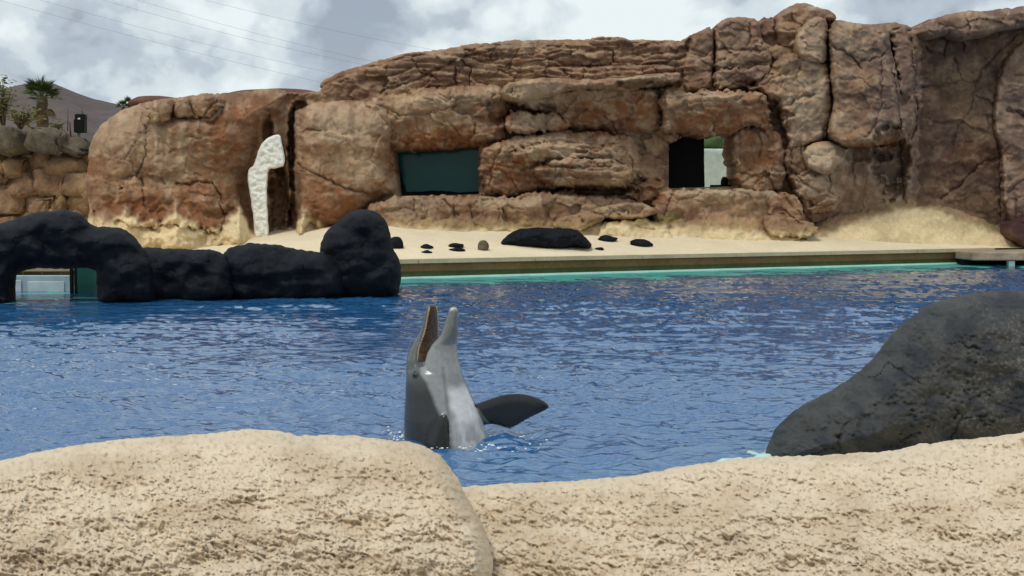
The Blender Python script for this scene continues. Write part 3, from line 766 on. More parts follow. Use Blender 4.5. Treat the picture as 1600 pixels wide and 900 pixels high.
cpart(R_, [(1118, 92), (1150, 79), (1202, 79), (1202, 95), (1150, 105), (1118, 106)], -1.4, 7, 0.5)
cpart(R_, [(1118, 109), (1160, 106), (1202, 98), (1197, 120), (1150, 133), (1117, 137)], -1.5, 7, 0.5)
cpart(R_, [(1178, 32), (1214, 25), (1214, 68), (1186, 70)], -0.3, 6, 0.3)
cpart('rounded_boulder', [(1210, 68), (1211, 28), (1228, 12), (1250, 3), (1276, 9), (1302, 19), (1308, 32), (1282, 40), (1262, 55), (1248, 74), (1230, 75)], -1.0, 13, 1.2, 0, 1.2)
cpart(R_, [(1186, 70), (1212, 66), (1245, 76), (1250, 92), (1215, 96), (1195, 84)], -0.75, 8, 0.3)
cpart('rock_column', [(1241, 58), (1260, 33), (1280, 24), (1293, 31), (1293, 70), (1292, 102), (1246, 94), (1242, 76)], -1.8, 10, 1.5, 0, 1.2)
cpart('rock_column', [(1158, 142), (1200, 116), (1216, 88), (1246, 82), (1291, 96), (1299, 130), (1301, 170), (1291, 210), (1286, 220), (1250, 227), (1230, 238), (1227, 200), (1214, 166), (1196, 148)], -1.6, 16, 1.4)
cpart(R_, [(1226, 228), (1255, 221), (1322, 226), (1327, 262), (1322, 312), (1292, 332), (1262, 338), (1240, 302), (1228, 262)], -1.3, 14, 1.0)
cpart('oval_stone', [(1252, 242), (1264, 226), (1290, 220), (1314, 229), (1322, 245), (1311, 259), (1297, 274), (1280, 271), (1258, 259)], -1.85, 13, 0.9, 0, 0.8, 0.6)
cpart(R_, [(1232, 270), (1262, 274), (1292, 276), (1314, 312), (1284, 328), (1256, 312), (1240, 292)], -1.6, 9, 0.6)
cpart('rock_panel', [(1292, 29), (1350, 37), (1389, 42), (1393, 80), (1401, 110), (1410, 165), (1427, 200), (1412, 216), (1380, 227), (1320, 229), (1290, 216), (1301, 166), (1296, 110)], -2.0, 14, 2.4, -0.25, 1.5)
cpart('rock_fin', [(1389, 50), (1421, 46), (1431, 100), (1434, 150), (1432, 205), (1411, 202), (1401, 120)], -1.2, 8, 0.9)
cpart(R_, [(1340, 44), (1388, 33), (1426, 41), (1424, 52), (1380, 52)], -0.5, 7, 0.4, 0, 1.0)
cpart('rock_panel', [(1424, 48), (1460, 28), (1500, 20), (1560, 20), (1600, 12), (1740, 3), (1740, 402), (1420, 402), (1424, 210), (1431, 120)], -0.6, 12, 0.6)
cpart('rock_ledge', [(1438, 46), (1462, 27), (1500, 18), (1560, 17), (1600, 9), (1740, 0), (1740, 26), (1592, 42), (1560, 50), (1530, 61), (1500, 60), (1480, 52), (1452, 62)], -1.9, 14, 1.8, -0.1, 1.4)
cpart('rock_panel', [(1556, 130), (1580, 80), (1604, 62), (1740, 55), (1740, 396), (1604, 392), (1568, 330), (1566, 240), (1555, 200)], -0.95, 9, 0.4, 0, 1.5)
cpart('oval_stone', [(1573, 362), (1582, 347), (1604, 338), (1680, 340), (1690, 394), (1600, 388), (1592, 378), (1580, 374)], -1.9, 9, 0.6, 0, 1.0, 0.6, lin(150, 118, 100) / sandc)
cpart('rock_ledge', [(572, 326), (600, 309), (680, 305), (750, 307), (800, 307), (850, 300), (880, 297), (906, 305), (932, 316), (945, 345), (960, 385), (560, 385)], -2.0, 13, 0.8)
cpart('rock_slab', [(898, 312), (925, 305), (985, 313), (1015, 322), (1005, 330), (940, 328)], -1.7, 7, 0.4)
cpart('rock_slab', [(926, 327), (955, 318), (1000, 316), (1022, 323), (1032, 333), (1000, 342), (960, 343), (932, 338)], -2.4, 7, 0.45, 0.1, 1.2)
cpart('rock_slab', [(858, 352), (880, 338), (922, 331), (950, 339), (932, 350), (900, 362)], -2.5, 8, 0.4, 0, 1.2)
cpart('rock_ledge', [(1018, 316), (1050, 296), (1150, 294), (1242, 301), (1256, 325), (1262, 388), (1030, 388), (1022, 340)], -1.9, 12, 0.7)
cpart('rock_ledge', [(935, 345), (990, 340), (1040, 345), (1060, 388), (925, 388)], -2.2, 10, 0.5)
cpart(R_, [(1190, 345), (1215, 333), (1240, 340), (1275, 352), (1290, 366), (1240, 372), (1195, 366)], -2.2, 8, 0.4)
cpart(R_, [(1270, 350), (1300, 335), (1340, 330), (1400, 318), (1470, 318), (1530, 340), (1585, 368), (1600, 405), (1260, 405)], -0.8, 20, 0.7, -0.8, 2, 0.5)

# first window: dark reveal and tinted pane
D1 = float(CY(690))
cpart_w = inflate('window_pane', [(612, 228), (755, 226), (755, 308), (618, 310)], D1 + 0.75, 2, 0.02, M['window'], cliff, 4, 0, 0, smooth_poly=0)
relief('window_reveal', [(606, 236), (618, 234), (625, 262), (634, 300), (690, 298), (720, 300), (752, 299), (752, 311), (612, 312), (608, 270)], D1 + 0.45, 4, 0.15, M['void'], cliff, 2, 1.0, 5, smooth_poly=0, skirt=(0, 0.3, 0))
# second window: dark door leaf, a pale wall in the open court behind, hedge over it
D2 = float(CY(1095))
relief('door_leaf', [(1038, 205), (1100, 205), (1101, 298), (1038, 298)], D2 + 0.55, 2, 0.05, M['void'], cliff, 3, 0.3, 3, smooth_poly=0, skirt=(0, 0.1, 0))
relief('court_wall', [(1085, 232), (1170, 233), (1170, 300), (1085, 300)], D2 + 8.0, 2, 0.05, M['pale_wall'], cliff, 4, 0.3, 3, smooth_poly=0, skirt=(0, 0.3, 0))
inflate('court_hedge', [(1090, 238), (1095, 222), (1110, 212), (1130, 206), (1165, 205), (1170, 238)], D2 + 9.0, 10, 0.4, M['hedge'], cliff, 2, 3, 9)
inflate('court_planter', [(1126, 292), (1126, 282), (1129, 276), (1135, 276), (1138, 282), (1138, 292)], D2 + 0.6, 4, 0.15, M['void'], cliff, 1.2, 0.2, 4)
relief('window_sill', [(1110, 289), (1150, 288), (1150, 298), (1110, 298)], D2 + 0.58, 1.5, 0.03, M['void'], cliff, 1.5, 0.2, 4, smooth_poly=0, skirt=(0, 0.1, 0))
# white plaster strip in the cleft
wp = inflate('white_plaster_pillar', [(404, 232), (412, 219), (428, 211), (438, 210), (442, 228), (446, 258), (432, 263), (419, 264), (417, 290), (418, 330), (421, 394), (402, 394), (396, 345), (390, 300), (386, 276), (389, 263), (397, 258)], float(CY(415)) - 1.5, 3.0, 0.14, M['white'], None, 1.2, 0.7, 12, extra=lambda U, V, t: 0.04 * fbm(U / 9, V / 9, 3, 8), smooth_poly=1)
tag(wp, 'rough white plaster strip hanging crooked in the cleft of the brown cliff', 'plaster pillar')

# ------------------------------------------------------------------ black rocks standing in the pool
blk_r = thing('black_rock_arch', W(300, 455, 24), 'long black rock barrier in the water with a square opening and a tall knob', 'rock barrier')
bex = lambda U, V, t: 0.16 * fbm(U / 45, V / 34, 2, 201) + 0.02 * fbm(U / 14, V / 11, 3, 202) + 0.035 * np.exp(-((worley((U + 6 * fbm(U / 20, V / 20, 2, 204)) / 60, (V + 6 * fbm(U / 20, V / 20, 2, 205)) / 40, 203)[1] - worley((U + 6 * fbm(U / 20, V / 20, 2, 204)) / 60, (V + 6 * fbm(U / 20, V / 20, 2, 205)) / 40, 203)[0]) / 0.03) ** 2)
inflate('rock_arch', [(-120, 490), (-120, 400), (-60, 362), (-5, 350), (22, 342), (70, 328), (110, 328), (130, 336), (143, 354), (178, 354), (205, 364), (226, 388), (240, 420), (245, 480), (153, 480), (151, 440), (149, 419), (90, 420), (27, 421), (25, 450), (24, 490)], 23.0, 30, 0.95, M['black'], blk_r, 2.0, 1.6, 21, extra=bex, smooth_poly=1)
inflate('rock_hump', [(195, 480), (200, 398), (226, 384), (262, 388), (310, 390), (345, 391), (365, 420), (370, 480)], 23.5, 26, 0.8, M['black'], blk_r, 2.0, 1.8, 24, extra=bex)
inflate('rock_hump', [(340, 478), (345, 400), (356, 385), (390, 380), (430, 382), (475, 391), (515, 394), (540, 420), (540, 476)], 23.9, 28, 0.85, M['black'], blk_r, 2.0, 1.8, 27, extra=bex)
inflate('rock_knob', [(500, 476), (502, 420), (498, 382), (512, 358), (532, 342), (552, 329), (575, 326), (597, 336), (611, 362), (613, 392), (625, 402), (628, 425), (622, 472)], 24.4, 36, 1.0, M['black'], blk_r, 2.0, 1.4, 30, extra=bex)
# behind its opening: a pale panelled wall at the pool edge, railing, green panel
lw = thing('low_panel_wall', W(65, 470, 25.4), 'pale grey blue panelled wall behind the opening in the black rocks', 'wall')


def wbox(name, u0, v0, u1, v1, Y, dy, mat, parent=None, bevel=0.008):
    a = W(u0, v1, Y); c = W(u1, v0, Y)
    return box_mesh(name, (a[0], Y, a[2]), (c[0], Y + dy, c[2]), mat, parent, bevel=bevel)


wbox('wall_body', -30, 431, 109, 474, 25.4, 0.25, M['panel'], lw)
wbox('panel', 43, 440, 100, 460, 25.37, 0.04, M['panel_light'], lw)
wbox('panel', 22, 438, 33, 466, 25.37, 0.04, M['panel_light'], lw)
rl = thing('railing', W(60, 430, 25.8), 'thin brown railing above the panelled wall inside the rock opening', 'railing')
wbox('rail', -30, 423.5, 112, 425.5, 25.8, 0.04, M['rail'], rl, 0.004)
for uu in (36, 66, 96):
    wbox('post', uu - 1, 425, uu + 1, 434, 25.8, 0.03, M['rail'], rl, 0.004)
gp = thing('green_panel', W(130, 470, 24.6), 'tall green glass panel with black posts inside the rock opening', 'glass panel')
wbox('pane', 121, 408, 158, 470, 24.6, 0.03, M['green_glass'], gp)
for uu in (111, 118):
    wbox('post', uu - 1.6, 408, uu + 1.8, 472, 24.6, 0.08, M['void'], gp)

# large black rock by the near edge
def near_col(U, V):
    base = np.broadcast_to(np.array([0.050, 0.052, 0.052]), U.shape + (3,)).copy()
    sp2 = sstep(0.28, 0.6, fbm(U / 5, V / 5, 3, 305, 0.7)) * sstep(1420, 1620, U + 0.35 * (V - 500) + 60 * fbm(U / 40, V / 40, 2, 306))
    base = mixc(base, np.array([0.17, 0.145, 0.12]), 0.55 * sp2)
    return mixc(base, np.array([0.026, 0.03, 0.036]), sstep(-0.1, 0.5, fbm(U / 60, V / 45, 3, 307)))


def near_ex(U, V, t):
    a, b2, _ = worley((U + 14 * fbm(U / 40, V / 40, 3, 311)) / 130, (V + 14 * fbm(U / 40, V / 40, 3, 312)) / 80, 313)
    cr = np.exp(-((b2 - a) / 0.02) ** 2) * sstep(0.0, 0.35, fbm(U / 70, V / 70, 2, 314))
    p1, _, _ = worley(U / 11, V / 8, 315)
    pit = np.clip(1 - p1 / 0.42, 0, 1) * sstep(-0.1, 0.4, fbm(U / 50, V / 40, 2, 316))
    return 0.06 * fbm(U / 110, V / 80, 3, 317) + 0.016 * fbm(U / 22, V / 16, 3, 318) + 0.028 * cr + 0.024 * pit + 0.009 * fbm(U / 6, V / 5, 2, 319)


br = inflate('black_boulder', [(1192, 730), (1197, 700), (1212, 668), (1246, 636), (1292, 614), (1332, 590), (1366, 559), (1392, 524), (1417, 499), (1452, 475), (1500, 460), (1560, 453), (1625, 455), (1700, 472), (1790, 520), (1850, 600), (1880, 700), (1870, 770), (1300, 770), (1200, 750)], 8.32, 150, 0.78, M['black_near'], None, 2.0, 1.2, 41, near_col, near_ex)
tag(br, 'large charcoal black boulder with pale specks between the beige wall and the pool', 'boulder')

# ------------------------------------------------------------------ sprayed beige plaster rocks in front
def beige_col(U, V):
    c0 = np.broadcast_to(np.array([0.71, 0.59, 0.435]), U.shape + (3,)).copy()
    c0 = mixc(c0, np.array([0.52, 0.39, 0.255]), 0.5 * sstep(-0.2, 0.6, fbm(U / 150, V / 70, 4, 402)))
    return mixc(c0, np.array([0.36, 0.25, 0.14]), 0.35 * sstep(0.2, 0.6, fbm(U / 9, V / 6, 3, 403, 0.6)))


def pits(amount, seed):
    def ex(U, V, t):
        x = U + 6 * fbm(U / 22, V / 14, 2, seed); y = V + 5 * fbm(U / 22 + 4, V / 14, 2, seed + 1) - 0.30 * U
        a, b2, i2 = worley(x / 13.0, y / 7.2, seed + 2)
        rr = 0.28 + 0.30 * RND[i2]
        p1 = sstep(rr, rr * 0.35, a) * (RND2[i2] > 0.3)
        a2, c2, i3 = worley(x / 7.5 + 31, y / 4.6, seed + 3)
        p2 = sstep(0.42, 0.10, a2) * (RND[i3] > 0.4)
        lump = 0.011 * fbm(x / 12, y / 7.0, 3, seed + 5, 0.65) + 0.028 * fbm(U / 110, V / 50, 3, seed + 6)
        dens = 0.7 + 0.3 * sstep(-0.4, 0.4, fbm(U / 120, V / 50, 2, seed + 7))
        return amount * np.clip(t / 4, 0, 1) * (lump + dens * (0.0068 * p1 + 0.0055 * p2))
    return ex


def fore_depth(dsil, dnear, v0):
    return lambda U, V: dnear + (dsil - dnear) * np.exp(-np.clip(V - v0, 0, None) / 165.0)


fr_ = relief('beige_rock_wall', [(500, 790), (640, 768), (720, 761), (780, 756), (900, 751), (1000, 742), (1080, 726), (1190, 713), (1290, 711), (1400, 704), (1452, 691), (1530, 685), (1600, 675), (1720, 662), (1850, 662), (1850, 1010), (500, 1010)], fore_depth(3.55, 2.35, 700), 14, 0.28, M['beige'], None, 1.7, 1.5, 51, beige_col, smooth_poly=1, skirt=(0, 0.7, -0.9), extra=pits(1.15, 420))
tag(fr_, 'long low wall of pitted beige sprayed plaster in front of the black boulder', 'rock wall')
fl_ = relief('beige_rock_mound', [(-260, 790), (-150, 752), (0, 721), (60, 705), (140, 692), (225, 683), (300, 680), (372, 671), (430, 671), (472, 682), (540, 678), (600, 688), (646, 690), (682, 706), (706, 732), (719, 756), (732, 782), (756, 822), (770, 864), (766, 920), (755, 1010), (-260, 1010)], fore_depth(2.95, 2.05, 680), 34, 0.40, M['beige'], None, 1.7, 1.5, 57, beige_col, smooth_poly=1, skirt=(0, 0.7, -0.9), extra=pits(1.0, 440))
tag(fl_, 'rounded mound of pitted beige sprayed plaster hiding the foot of the dolphin', 'rock mound')

# ------------------------------------------------------------------ stones on the beach
def beach_hit(u, v):
    x, y, z = [float(c) for c in rays(u, v)]
    for Yd in np.arange(26, 46, 0.05):
        t_ = Yd / y; px, pz = x * t_, CAMZ + z * t_
        r_ = np.array([px, Yd]) - EA; ss, ww = r_ @ ED, r_ @ EN
        if ww > 0 and pz <= float(beach_z(ss, ww)):
            return px, Yd, pz
    return px, Yd, pz


def beach_stone(u, vbase, wpx, hpx, seed, label, mat='black', amp=0.3, flat=0.3):
    x, y, z = beach_hit(u, vbase)
    k_ = 1.25 * y / F
    o = blob('beach_stone', (x, y + 0.3 * wpx * k_, z + 0.30 * hpx * k_), (wpx * k_ * 0.5, wpx * k_ * 0.4, hpx * k_ * 0.62), seed, M[mat], None, 3, amp, 1.3, flat)
    return tag(o, label, 'stone')


beach_stone(618, 389, 20, 16, 1, 'round dark stone on the beach touching the black knob', amp=.2)
beach_stone(666, 389, 17, 6, 2, 'upper of two thin flat stones nearest the black knob')
beach_stone(666, 396, 14, 4, 3, 'lower of two thin flat stones nearest the black knob')
beach_stone(712, 387, 21, 6, 4, 'upper of two flat stones between the thin pair and the grey egg stone')
beach_stone(714, 393.5, 19, 6, 5, 'lower of two flat stones between the thin pair and the grey egg stone')
beach_stone(755, 392, 15, 15, 6, 'grey egg shaped stone standing beside the long black beach rock', 'stone_dark', .12)
beach_stone(950, 378, 24, 9, 7, 'dark brown stone right beside the end of the long black beach rock')
beach_stone(937, 391, 12, 4, 8, 'tiny flat dark pebble on the beach near the pool coping')
beach_stone(1003, 386, 28, 11, 9, 'brown arched stone lying alone on the bare sand away from the others')
bx, by, bz = beach_hit(850, 389)
o = inflate('black_beach_rock', [(772, 389), (790, 370), (806, 358), (835, 355), (870, 357), (898, 357), (912, 367), (927, 385), (912, 389), (896, 385), (884, 391), (850, 391), (830, 386), (812, 389), (795, 386)], by + 0.5, 14, 0.6, M['black'], None, 1.2, 0.8, 61, None, lambda U, V, t: 0.06 * fbm(U / 12, V / 10, 3, 65), smooth_poly=1)
tag(o, 'long low black rock lying on the beach among small stones', 'rock')

# ------------------------------------------------------------------ platform at the right end of the coping
pf = thing('concrete_platform', W(1600, 415, 37.2), 'rough concrete platform slab overhanging the water at the end of the coping', 'platform')
a = W(1520, 407, 37.2); c = W(1800, 394, 37.2)
box_mesh('slab', (0, 0, 0), (c[0] - a[0], 3.2, c[2] - a[2]), M['concrete'], pf, 0.0, 0.03, a)
box_mesh('recess_shade', (0.08, 0.9, -0.9), (c[0] - a[0], 3.0, -0.004), M['void'], pf, 0.0, 0.0, a)  # black block standing in for the shade in the gap under the slab
wbox('pier', 1576, 407.5, 1586, 424, 37.35, 0.2, M['tile'], pf)

# ------------------------------------------------------------------ left background: boulders, stone wall, palm, shrub, speaker, hill
sw = thing('stone_wall', W(60, 345, 39), 'tan rubble stone wall between the palm and the black rocks', 'stone wall')
relief('wall_core', [(-160, 236), (165, 240), (165, 400), (-160, 400)], 39.25, 6, 0.2, M['mortar'], sw, 4, 2, 71, None, lambda U, V, t: 0.15 * fbm(U / 20, V / 16, 3, 72), smooth_poly=0)
random.seed(4)
kk = 39.0 / F
rows = [(258, 34), (288, 36), (318, 34), (346, 32)]
si = 0
for j, (vc, hh) in enumerate(rows):
    uu = -120 + 13 * (j % 2) * 2
    while uu < 160:
        wd = random.uniform(28, 62)
        c_ = W(uu + wd / 2, vc + random.uniform(-4, 4), 39.3)
        rubble('stone', c_, (wd * kk * 0.68, 0.55, hh * kk * random.uniform(0.66, 0.82)), 20 + si, M['stone_tan'], sw)
        uu += wd; si += 1
for i, (uu, vc, wd, hh, dd, lb) in enumerate(((-45, 222, 70, 42, 39.2, 'dark weathered boulder on the stone wall under the yellowish shrub, farthest from the cliff'), (20, 221, 58, 42, 39.0, 'broad dark boulder on the stone wall beneath the yellowish shrub'), (74, 222, 54, 40, 38.9, 'grey brown boulder on the stone wall directly below the palm tree'), (120, 225, 42, 40, 39.4, 'dark boulder on the stone wall right under the black loudspeaker'))):
    ob = rubble('wall_boulder', W(uu, vc, dd), (wd * kk * 0.56, 0.8, hh * kk * 0.58), 64 + 3 * i, M['stone_dark'], None, 20)
    tag(ob, lb, 'boulder')
terr = struct(mesh_obj('terrace', [(-24, 40.2, 2.9), (-10, 40.2, 2.9), (-12, 110, 3.4), (-60, 110, 3.4)], [[0, 1, 2, 3]], M['ground'], smooth=False))

spk = thing('loudspeaker', W(123, 208, 39.5), 'black box loudspeaker on the boulders beside the rounded brown cliff', 'loudspeaker')
wbox('cabinet', 115, 186, 131, 207, 39.4, 0.3, M['black_box'], spk, 0.02)
wbox('top_case', 116.5, 178, 132, 187, 39.45, 0.25, M['black_box'], spk, 0.02)
wbox('badge', 121.5, 184, 125, 186.5, 39.385, 0.02, M['panel_light'], spk, 0.0)
wbox('stand', 121, 206, 125, 222, 39.5, 0.06, M['grey_metal'], spk, 0.0)
for uu, v0, v1, lb in ((106, 168, 205, 'thin dark pole standing between the palm and the loudspeaker'), (128.5, 170, 180, 'short thin antenna rod behind the loudspeaker')):
    bm = bmesh.new(); tube(bm, [W(uu, v1, 41), W(uu, v0, 41)], [0.018, 0.014], 6)
    tag(bm_obj('thin_pole', bm, M['rail']), lb, 'pole')


def frond_mesh(name, L, mat, seed, n=17, spread=2.3):
    """a fan palm leaf: stalk and a fan of folded, drooping blades"""
    rr = random.Random(seed)
    bm = bmesh.new()
    tube(bm, [(0, 0, 0), (L * 0.25, 0, L * 0.06), (L * 0.5, 0, L * 0.06)], [L * 0.02, L * 0.015, L * 0.012], 4)
    c = Vector((L * 0.5, 0, L * 0.06))
    for k in range(n):
        a = (k / (n - 1) - 0.5) * spread * 1.15
        l = L * (0.62 - 0.22 * abs(a) / spread) * rr.uniform(0.85, 1.1)
        d = Vector((math.cos(a), math.sin(a), 0)); s_ = Vector((-math.sin(a), math.cos(a), 0)) * L * 0.034
        dz = rr.uniform(0.12, 0.34)
        ps = [c, c + d * l * 0.5 + Vector((0, 0, -l * 0.05)), c + d * l + Vector((0, 0, -l * dz))]
        up = Vector((0, 0, L * 0.02))
        v = [bm.verts.new(p_) for p_ in (ps[0], ps[1] - s_, ps[1] + up, ps[1] + s_, ps[2])]
        bm.faces.new((v[0], v[1], v[2])); bm.faces.new((v[0], v[2], v[3])); bm.faces.new((v[1], v[4], v[2])); bm.faces.new((v[2], v[4], v[3]))
    me = bpy.data.meshes.new(name); bm.to_mesh(me); bm.free(); me.materials.append(mat)
    return me


def palm(base, height, L, label, n_green, n_dry, seed, trunk_r):
    rr = random.Random(seed)
    t_ = thing('palm_tree', base, label, 'palm tree')
    b0 = Vector([float(q) for q in base])
    bm = bmesh.new()
    pts = [b0 + Vector((0.05 * math.sin(i), 0, height * i / 9)) for i in range(10)]
    tube(bm, pts, [trunk_r * (1.15 - 0.25 * i / 9) * (1 + 0.12 * (i % 2)) for i in range(10)], 10)
    bm_obj('trunk', bm, M['bark'], t_)
    g_me = [frond_mesh('frond', L, M['leaf'], seed + i) for i in range(3)]; d_me = frond_mesh('dry_frond', L * 0.85, M['leaf_dry'], seed + 9)
    for i in range(n_green + n_dry):
        dry = i >= n_green
        o_ = bpy.data.objects.new('dry_frond' if dry else 'frond', d_me if dry else g_me[i % 3]); COL.objects.link(o_)
        o_.parent = t_
        az = i * 2.399 + rr.uniform(-.3, .3)
        el = math.radians(rr.uniform(-70, -35) if dry else 82 - 88 * (i / n_green) + rr.uniform(-8, 8))
        o_.location = (0.05 * math.sin(9), 0, height - 0.15 - (0.25 if dry else 0.0))
        o_.rotation_euler = (rr.uniform(-.3, .3), -el, az)
        s_ = rr.uniform(0.85, 1.1); o_.scale = (s_, s_, s_)
    return t_


pb = W(66, 206, 62); ptop = W(66, 151, 62)
palm(pb, float(ptop[2] - pb[2]), 1.12, 'small fan palm with a ragged green crown above the stone wall', 24, 7, 5, 0.26)
pb = W(192, 176, 75); palm(pb, 0.35, 0.62, 'lower of two tiny palm tops peeping over the rounded brown cliff', 9, 0, 15, 0.07)
pb = W(202, 176, 75); palm(pb, 0.50, 0.62, 'higher of two tiny palm tops peeping over the rounded brown cliff', 9, 0, 25, 0.07)


def shrub(label, u, v, Y, wpx, hpx, seed, leaves):
    rr = random.Random(seed)
    base = W(u, v, Y); kx = Y / F
    t_ = thing('shrub', base, label, 'shrub'); b0 = Vector([float(q) for q in base])
    bm = bmesh.new(); tips = []
    for i in range(13):
        a = rr.uniform(0, 6.28); sp_ = rr.uniform(0.1, 1) * wpx * kx * 0.5; h_ = rr.uniform(0.45, 1) * hpx * kx
        e = b0 + Vector((math.cos(a) * sp_, math.sin(a) * sp_ * 0.7, h_)); mid = b0.lerp(e, 0.5) + Vector((rr.uniform(-.1, .1), 0, 0.1))
        tube(bm, [b0, mid, e], [0.035, 0.022, 0.008], 5); tips += [mid.lerp(e, q) for q in (0.1, 0.5, 0.8, 1.0)]
    bm_obj('branches', bm, M['bark'], t_)
    bm = bmesh.new()
    for i in range(leaves):
        c_ = rr.choice(tips) + Vector((rr.gauss(0, .13), rr.gauss(0, .13), rr.gauss(0, .11)))
        r3 = Matrix.Rotation(rr.uniform(0, 6.28), 3, 'Z') @ Matrix.Rotation(rr.uniform(-1.2, 1.2), 3, 'X'); s_ = rr.uniform(0.04, 0.10)
        v_ = [bm.verts.new(c_ + r3 @ Vector(q) * s_) for q in ((-1, 0, 0), (0, -.45, .1), (1, 0, 0), (0, .45, .1))]
        bm.faces.new(v_)
    f_ = bm_obj('foliage', bm, M['shrub'], t_, False); f_['kind'] = 'stuff'


shrub('sparse yellowish shrub with a tall twig beside the palm', 6, 206, 44, 62, 84, 3, 700)
shrub('low sparse shrub on the wall between the palm and the tall twiggy one', 32, 206, 45, 44, 40, 8, 380)
shrub('tiny low bush at the foot of the palm next to the thin pole', 90, 208, 46, 26, 17, 9, 140)

# distant hill
hu = np.arange(-700, 700, 12.0)
prof = np.interp(hu, [-700, -300, -60, 0, 40, 75, 95, 120, 150, 185, 220, 270, 700], [215, 190, 150, 141, 132, 126.5, 132, 143, 155, 162, 165, 176, 225])
vv, D0, D1h = [], 420.0, 820.0
for i in range(26):
    f_ = i / 20.0
    Yd = D0 + (D1h - D0) * f_
    zr = np.array([float(W(a, b_, D1h)[2]) for a, b_ in zip(hu, prof)])
    hgt = zr * (f_ ** 1.25 if f_ <= 1 else max(0, 1 - 2.2 * (f_ - 1))) + 5 * fbm(hu / 60, np.full(hu.shape, f_ * 6), 3, 81) * (f_ * (1.02 - f_) * 4 if f_ <= 1 else 0)
    vv.append(np.stack([(hu - 800) / F * Yd, np.full(hu.shape, Yd), hgt], -1))
struct(mesh_obj('hill', np.concatenate(vv), faces_of(np.ones((25, len(hu) - 1), bool))[:, ::-1], M['hill']))
# a reddish rise seen just over the left boulder
o = blob('red_mound', W(243, 163, 60), (1.25, 1.2, 0.42), 77, rough_mat('red_earth', base=(0.14, 0.062, 0.045), scale=1.0, var=0.3, bump=0.5, bdist=0.05, fine=5.0), None, 4, 0.12, 1.2, 0.6)
struct(o)
o2 = blob('red_mound', W(432, 154, 52), (2.3, 1.4, 0.40), 79, bpy.data.materials['red_earth'], None, 4, 0.1, 1.2, 0.6); struct(o2)

# power lines
for (a, b_) in (((-60, -16), (640, 160)), ((20, -12), (600, 132)), ((140, -6), (620, 112)), ((200, -4), (700, 122)), ((300, -5), (760, 92))):
    bm = bmesh.new(); n_ = 14
    pts = []
    for i in range(n_ + 1):
        f_ = i / n_; Yd = 95 + 45 * f_
        pts.append(W(a[0] + (b_[0] - a[0]) * f_, a[1] + (b_[1] - a[1]) * f_ + 6 * math.sin(math.pi * f_), Yd))
    tube(bm, pts, [0.008 + 0.004 * i / n_ for i in range(n_ + 1)], 5)
    tag(bm_obj('power_line', bm, M['wire']), 'thin grey power line slanting across the cloudy sky', 'power line', 'power lines across the sky')

# ------------------------------------------------------------------ the dolphin
SPX = 8.77 / F                                            # metres per photo pixel where it floats
NV = np.array([0.77, -0.64]); LV = np.array([0.64, 0.77])  # belly direction and its far side, in plan


def dpt(u, v, y=0.0):
    p0 = W(u, v, DOL[1])
    return np.array([p0[0], DOL[1] + y * SPX, p0[2]])


def loft(rings, seg=40):
    """rings: (u, v, y px, belly-side radius px, back-side radius px, side radius px)"""
    V_, F_ = [], []
    for (u, v, y, ab, ad, bb_) in rings:
        c_ = dpt(u, v, y)
        for k_ in range(seg):
            th = 2 * math.pi * k_ / seg
            cn, sn = math.cos(th), math.sin(th)
            q = NV * (ab if cn > 0 else ad) * cn + LV * bb_ * sn
            V_.append(c_ + np.array([q[0], q[1], 0]) * SPX)
    n_ = len(rings)
    for i in range(n_ - 1):
        for k_ in range(seg):
            F_.append([i * seg + k_, i * seg + (k_ + 1) % seg, (i + 1) * seg + (k_ + 1) % seg, (i + 1) * seg + k_])
    for i, flip in ((0, 1), (n_ - 1, 0)):
        V_.append(np.mean([V_[i * seg + k_] for k_ in range(seg)], 0)); ci = len(V_) - 1
        for k_ in range(seg):
            t3 = [i * seg + k_, i * seg + (k_ + 1) % seg, ci]
            F_.append(t3[::-1] if flip else t3)
    return V_, F_


trunk = [(716, 860, 18, 62, 62, 62), (712, 800, 10, 68, 68, 68), (705, 745, 3, 69, 70, 70), (699, 695, 0, 66, 68, 68), (692, 652, 0, 60, 61, 61), (686, 620, 0, 52, 53, 53), (681, 596, 0, 46, 47, 47), (678, 580, 0, 42, 43, 42), (677, 570, 0, 32, 38, 34)]
upper = [(670, 600, 6, 20, 34, 36), (668, 580, 8, 20, 33, 36), (666, 562, 10, 14, 30, 34), (666, 548, 12, 8, 26, 29), (667, 536, 13, 6, 20, 24), (669, 524, 14, 5, 14, 19), (671, 512, 15, 4.5, 10, 16), (672, 500, 15, 4, 8, 14), (673, 488, 15, 3.5, 7, 11.5), (673.5, 480, 15, 3, 6, 9), (673.5, 476, 15, 2, 4, 5.5)]
lower = [(690, 600, -8, 36, 14, 36), (690, 580, -9, 31, 20, 34), (690, 564, -10, 24, 20, 31), (692, 550, -11, 18, 20, 28), (697, 536, -12, 9.5, 18, 24), (702.5, 522, -13, 10, 10, 17), (705, 508, -14, 9.5, 9, 13), (707.5, 494, -14.5, 8, 7.5, 10.5), (709, 484, -15, 6.5, 6, 8), (709.5, 479, -15, 4, 4, 5), ]
allV, allF = [], []


def addm(V_, F_):
    b_ = len(allV); allV.extend([tuple(map(float, q)) for q in V_]); allF.extend([[int(i) + b_ for i in f_] for f_ in F_])


for rg in (trunk, upper, lower):
    addm(*loft(rg))


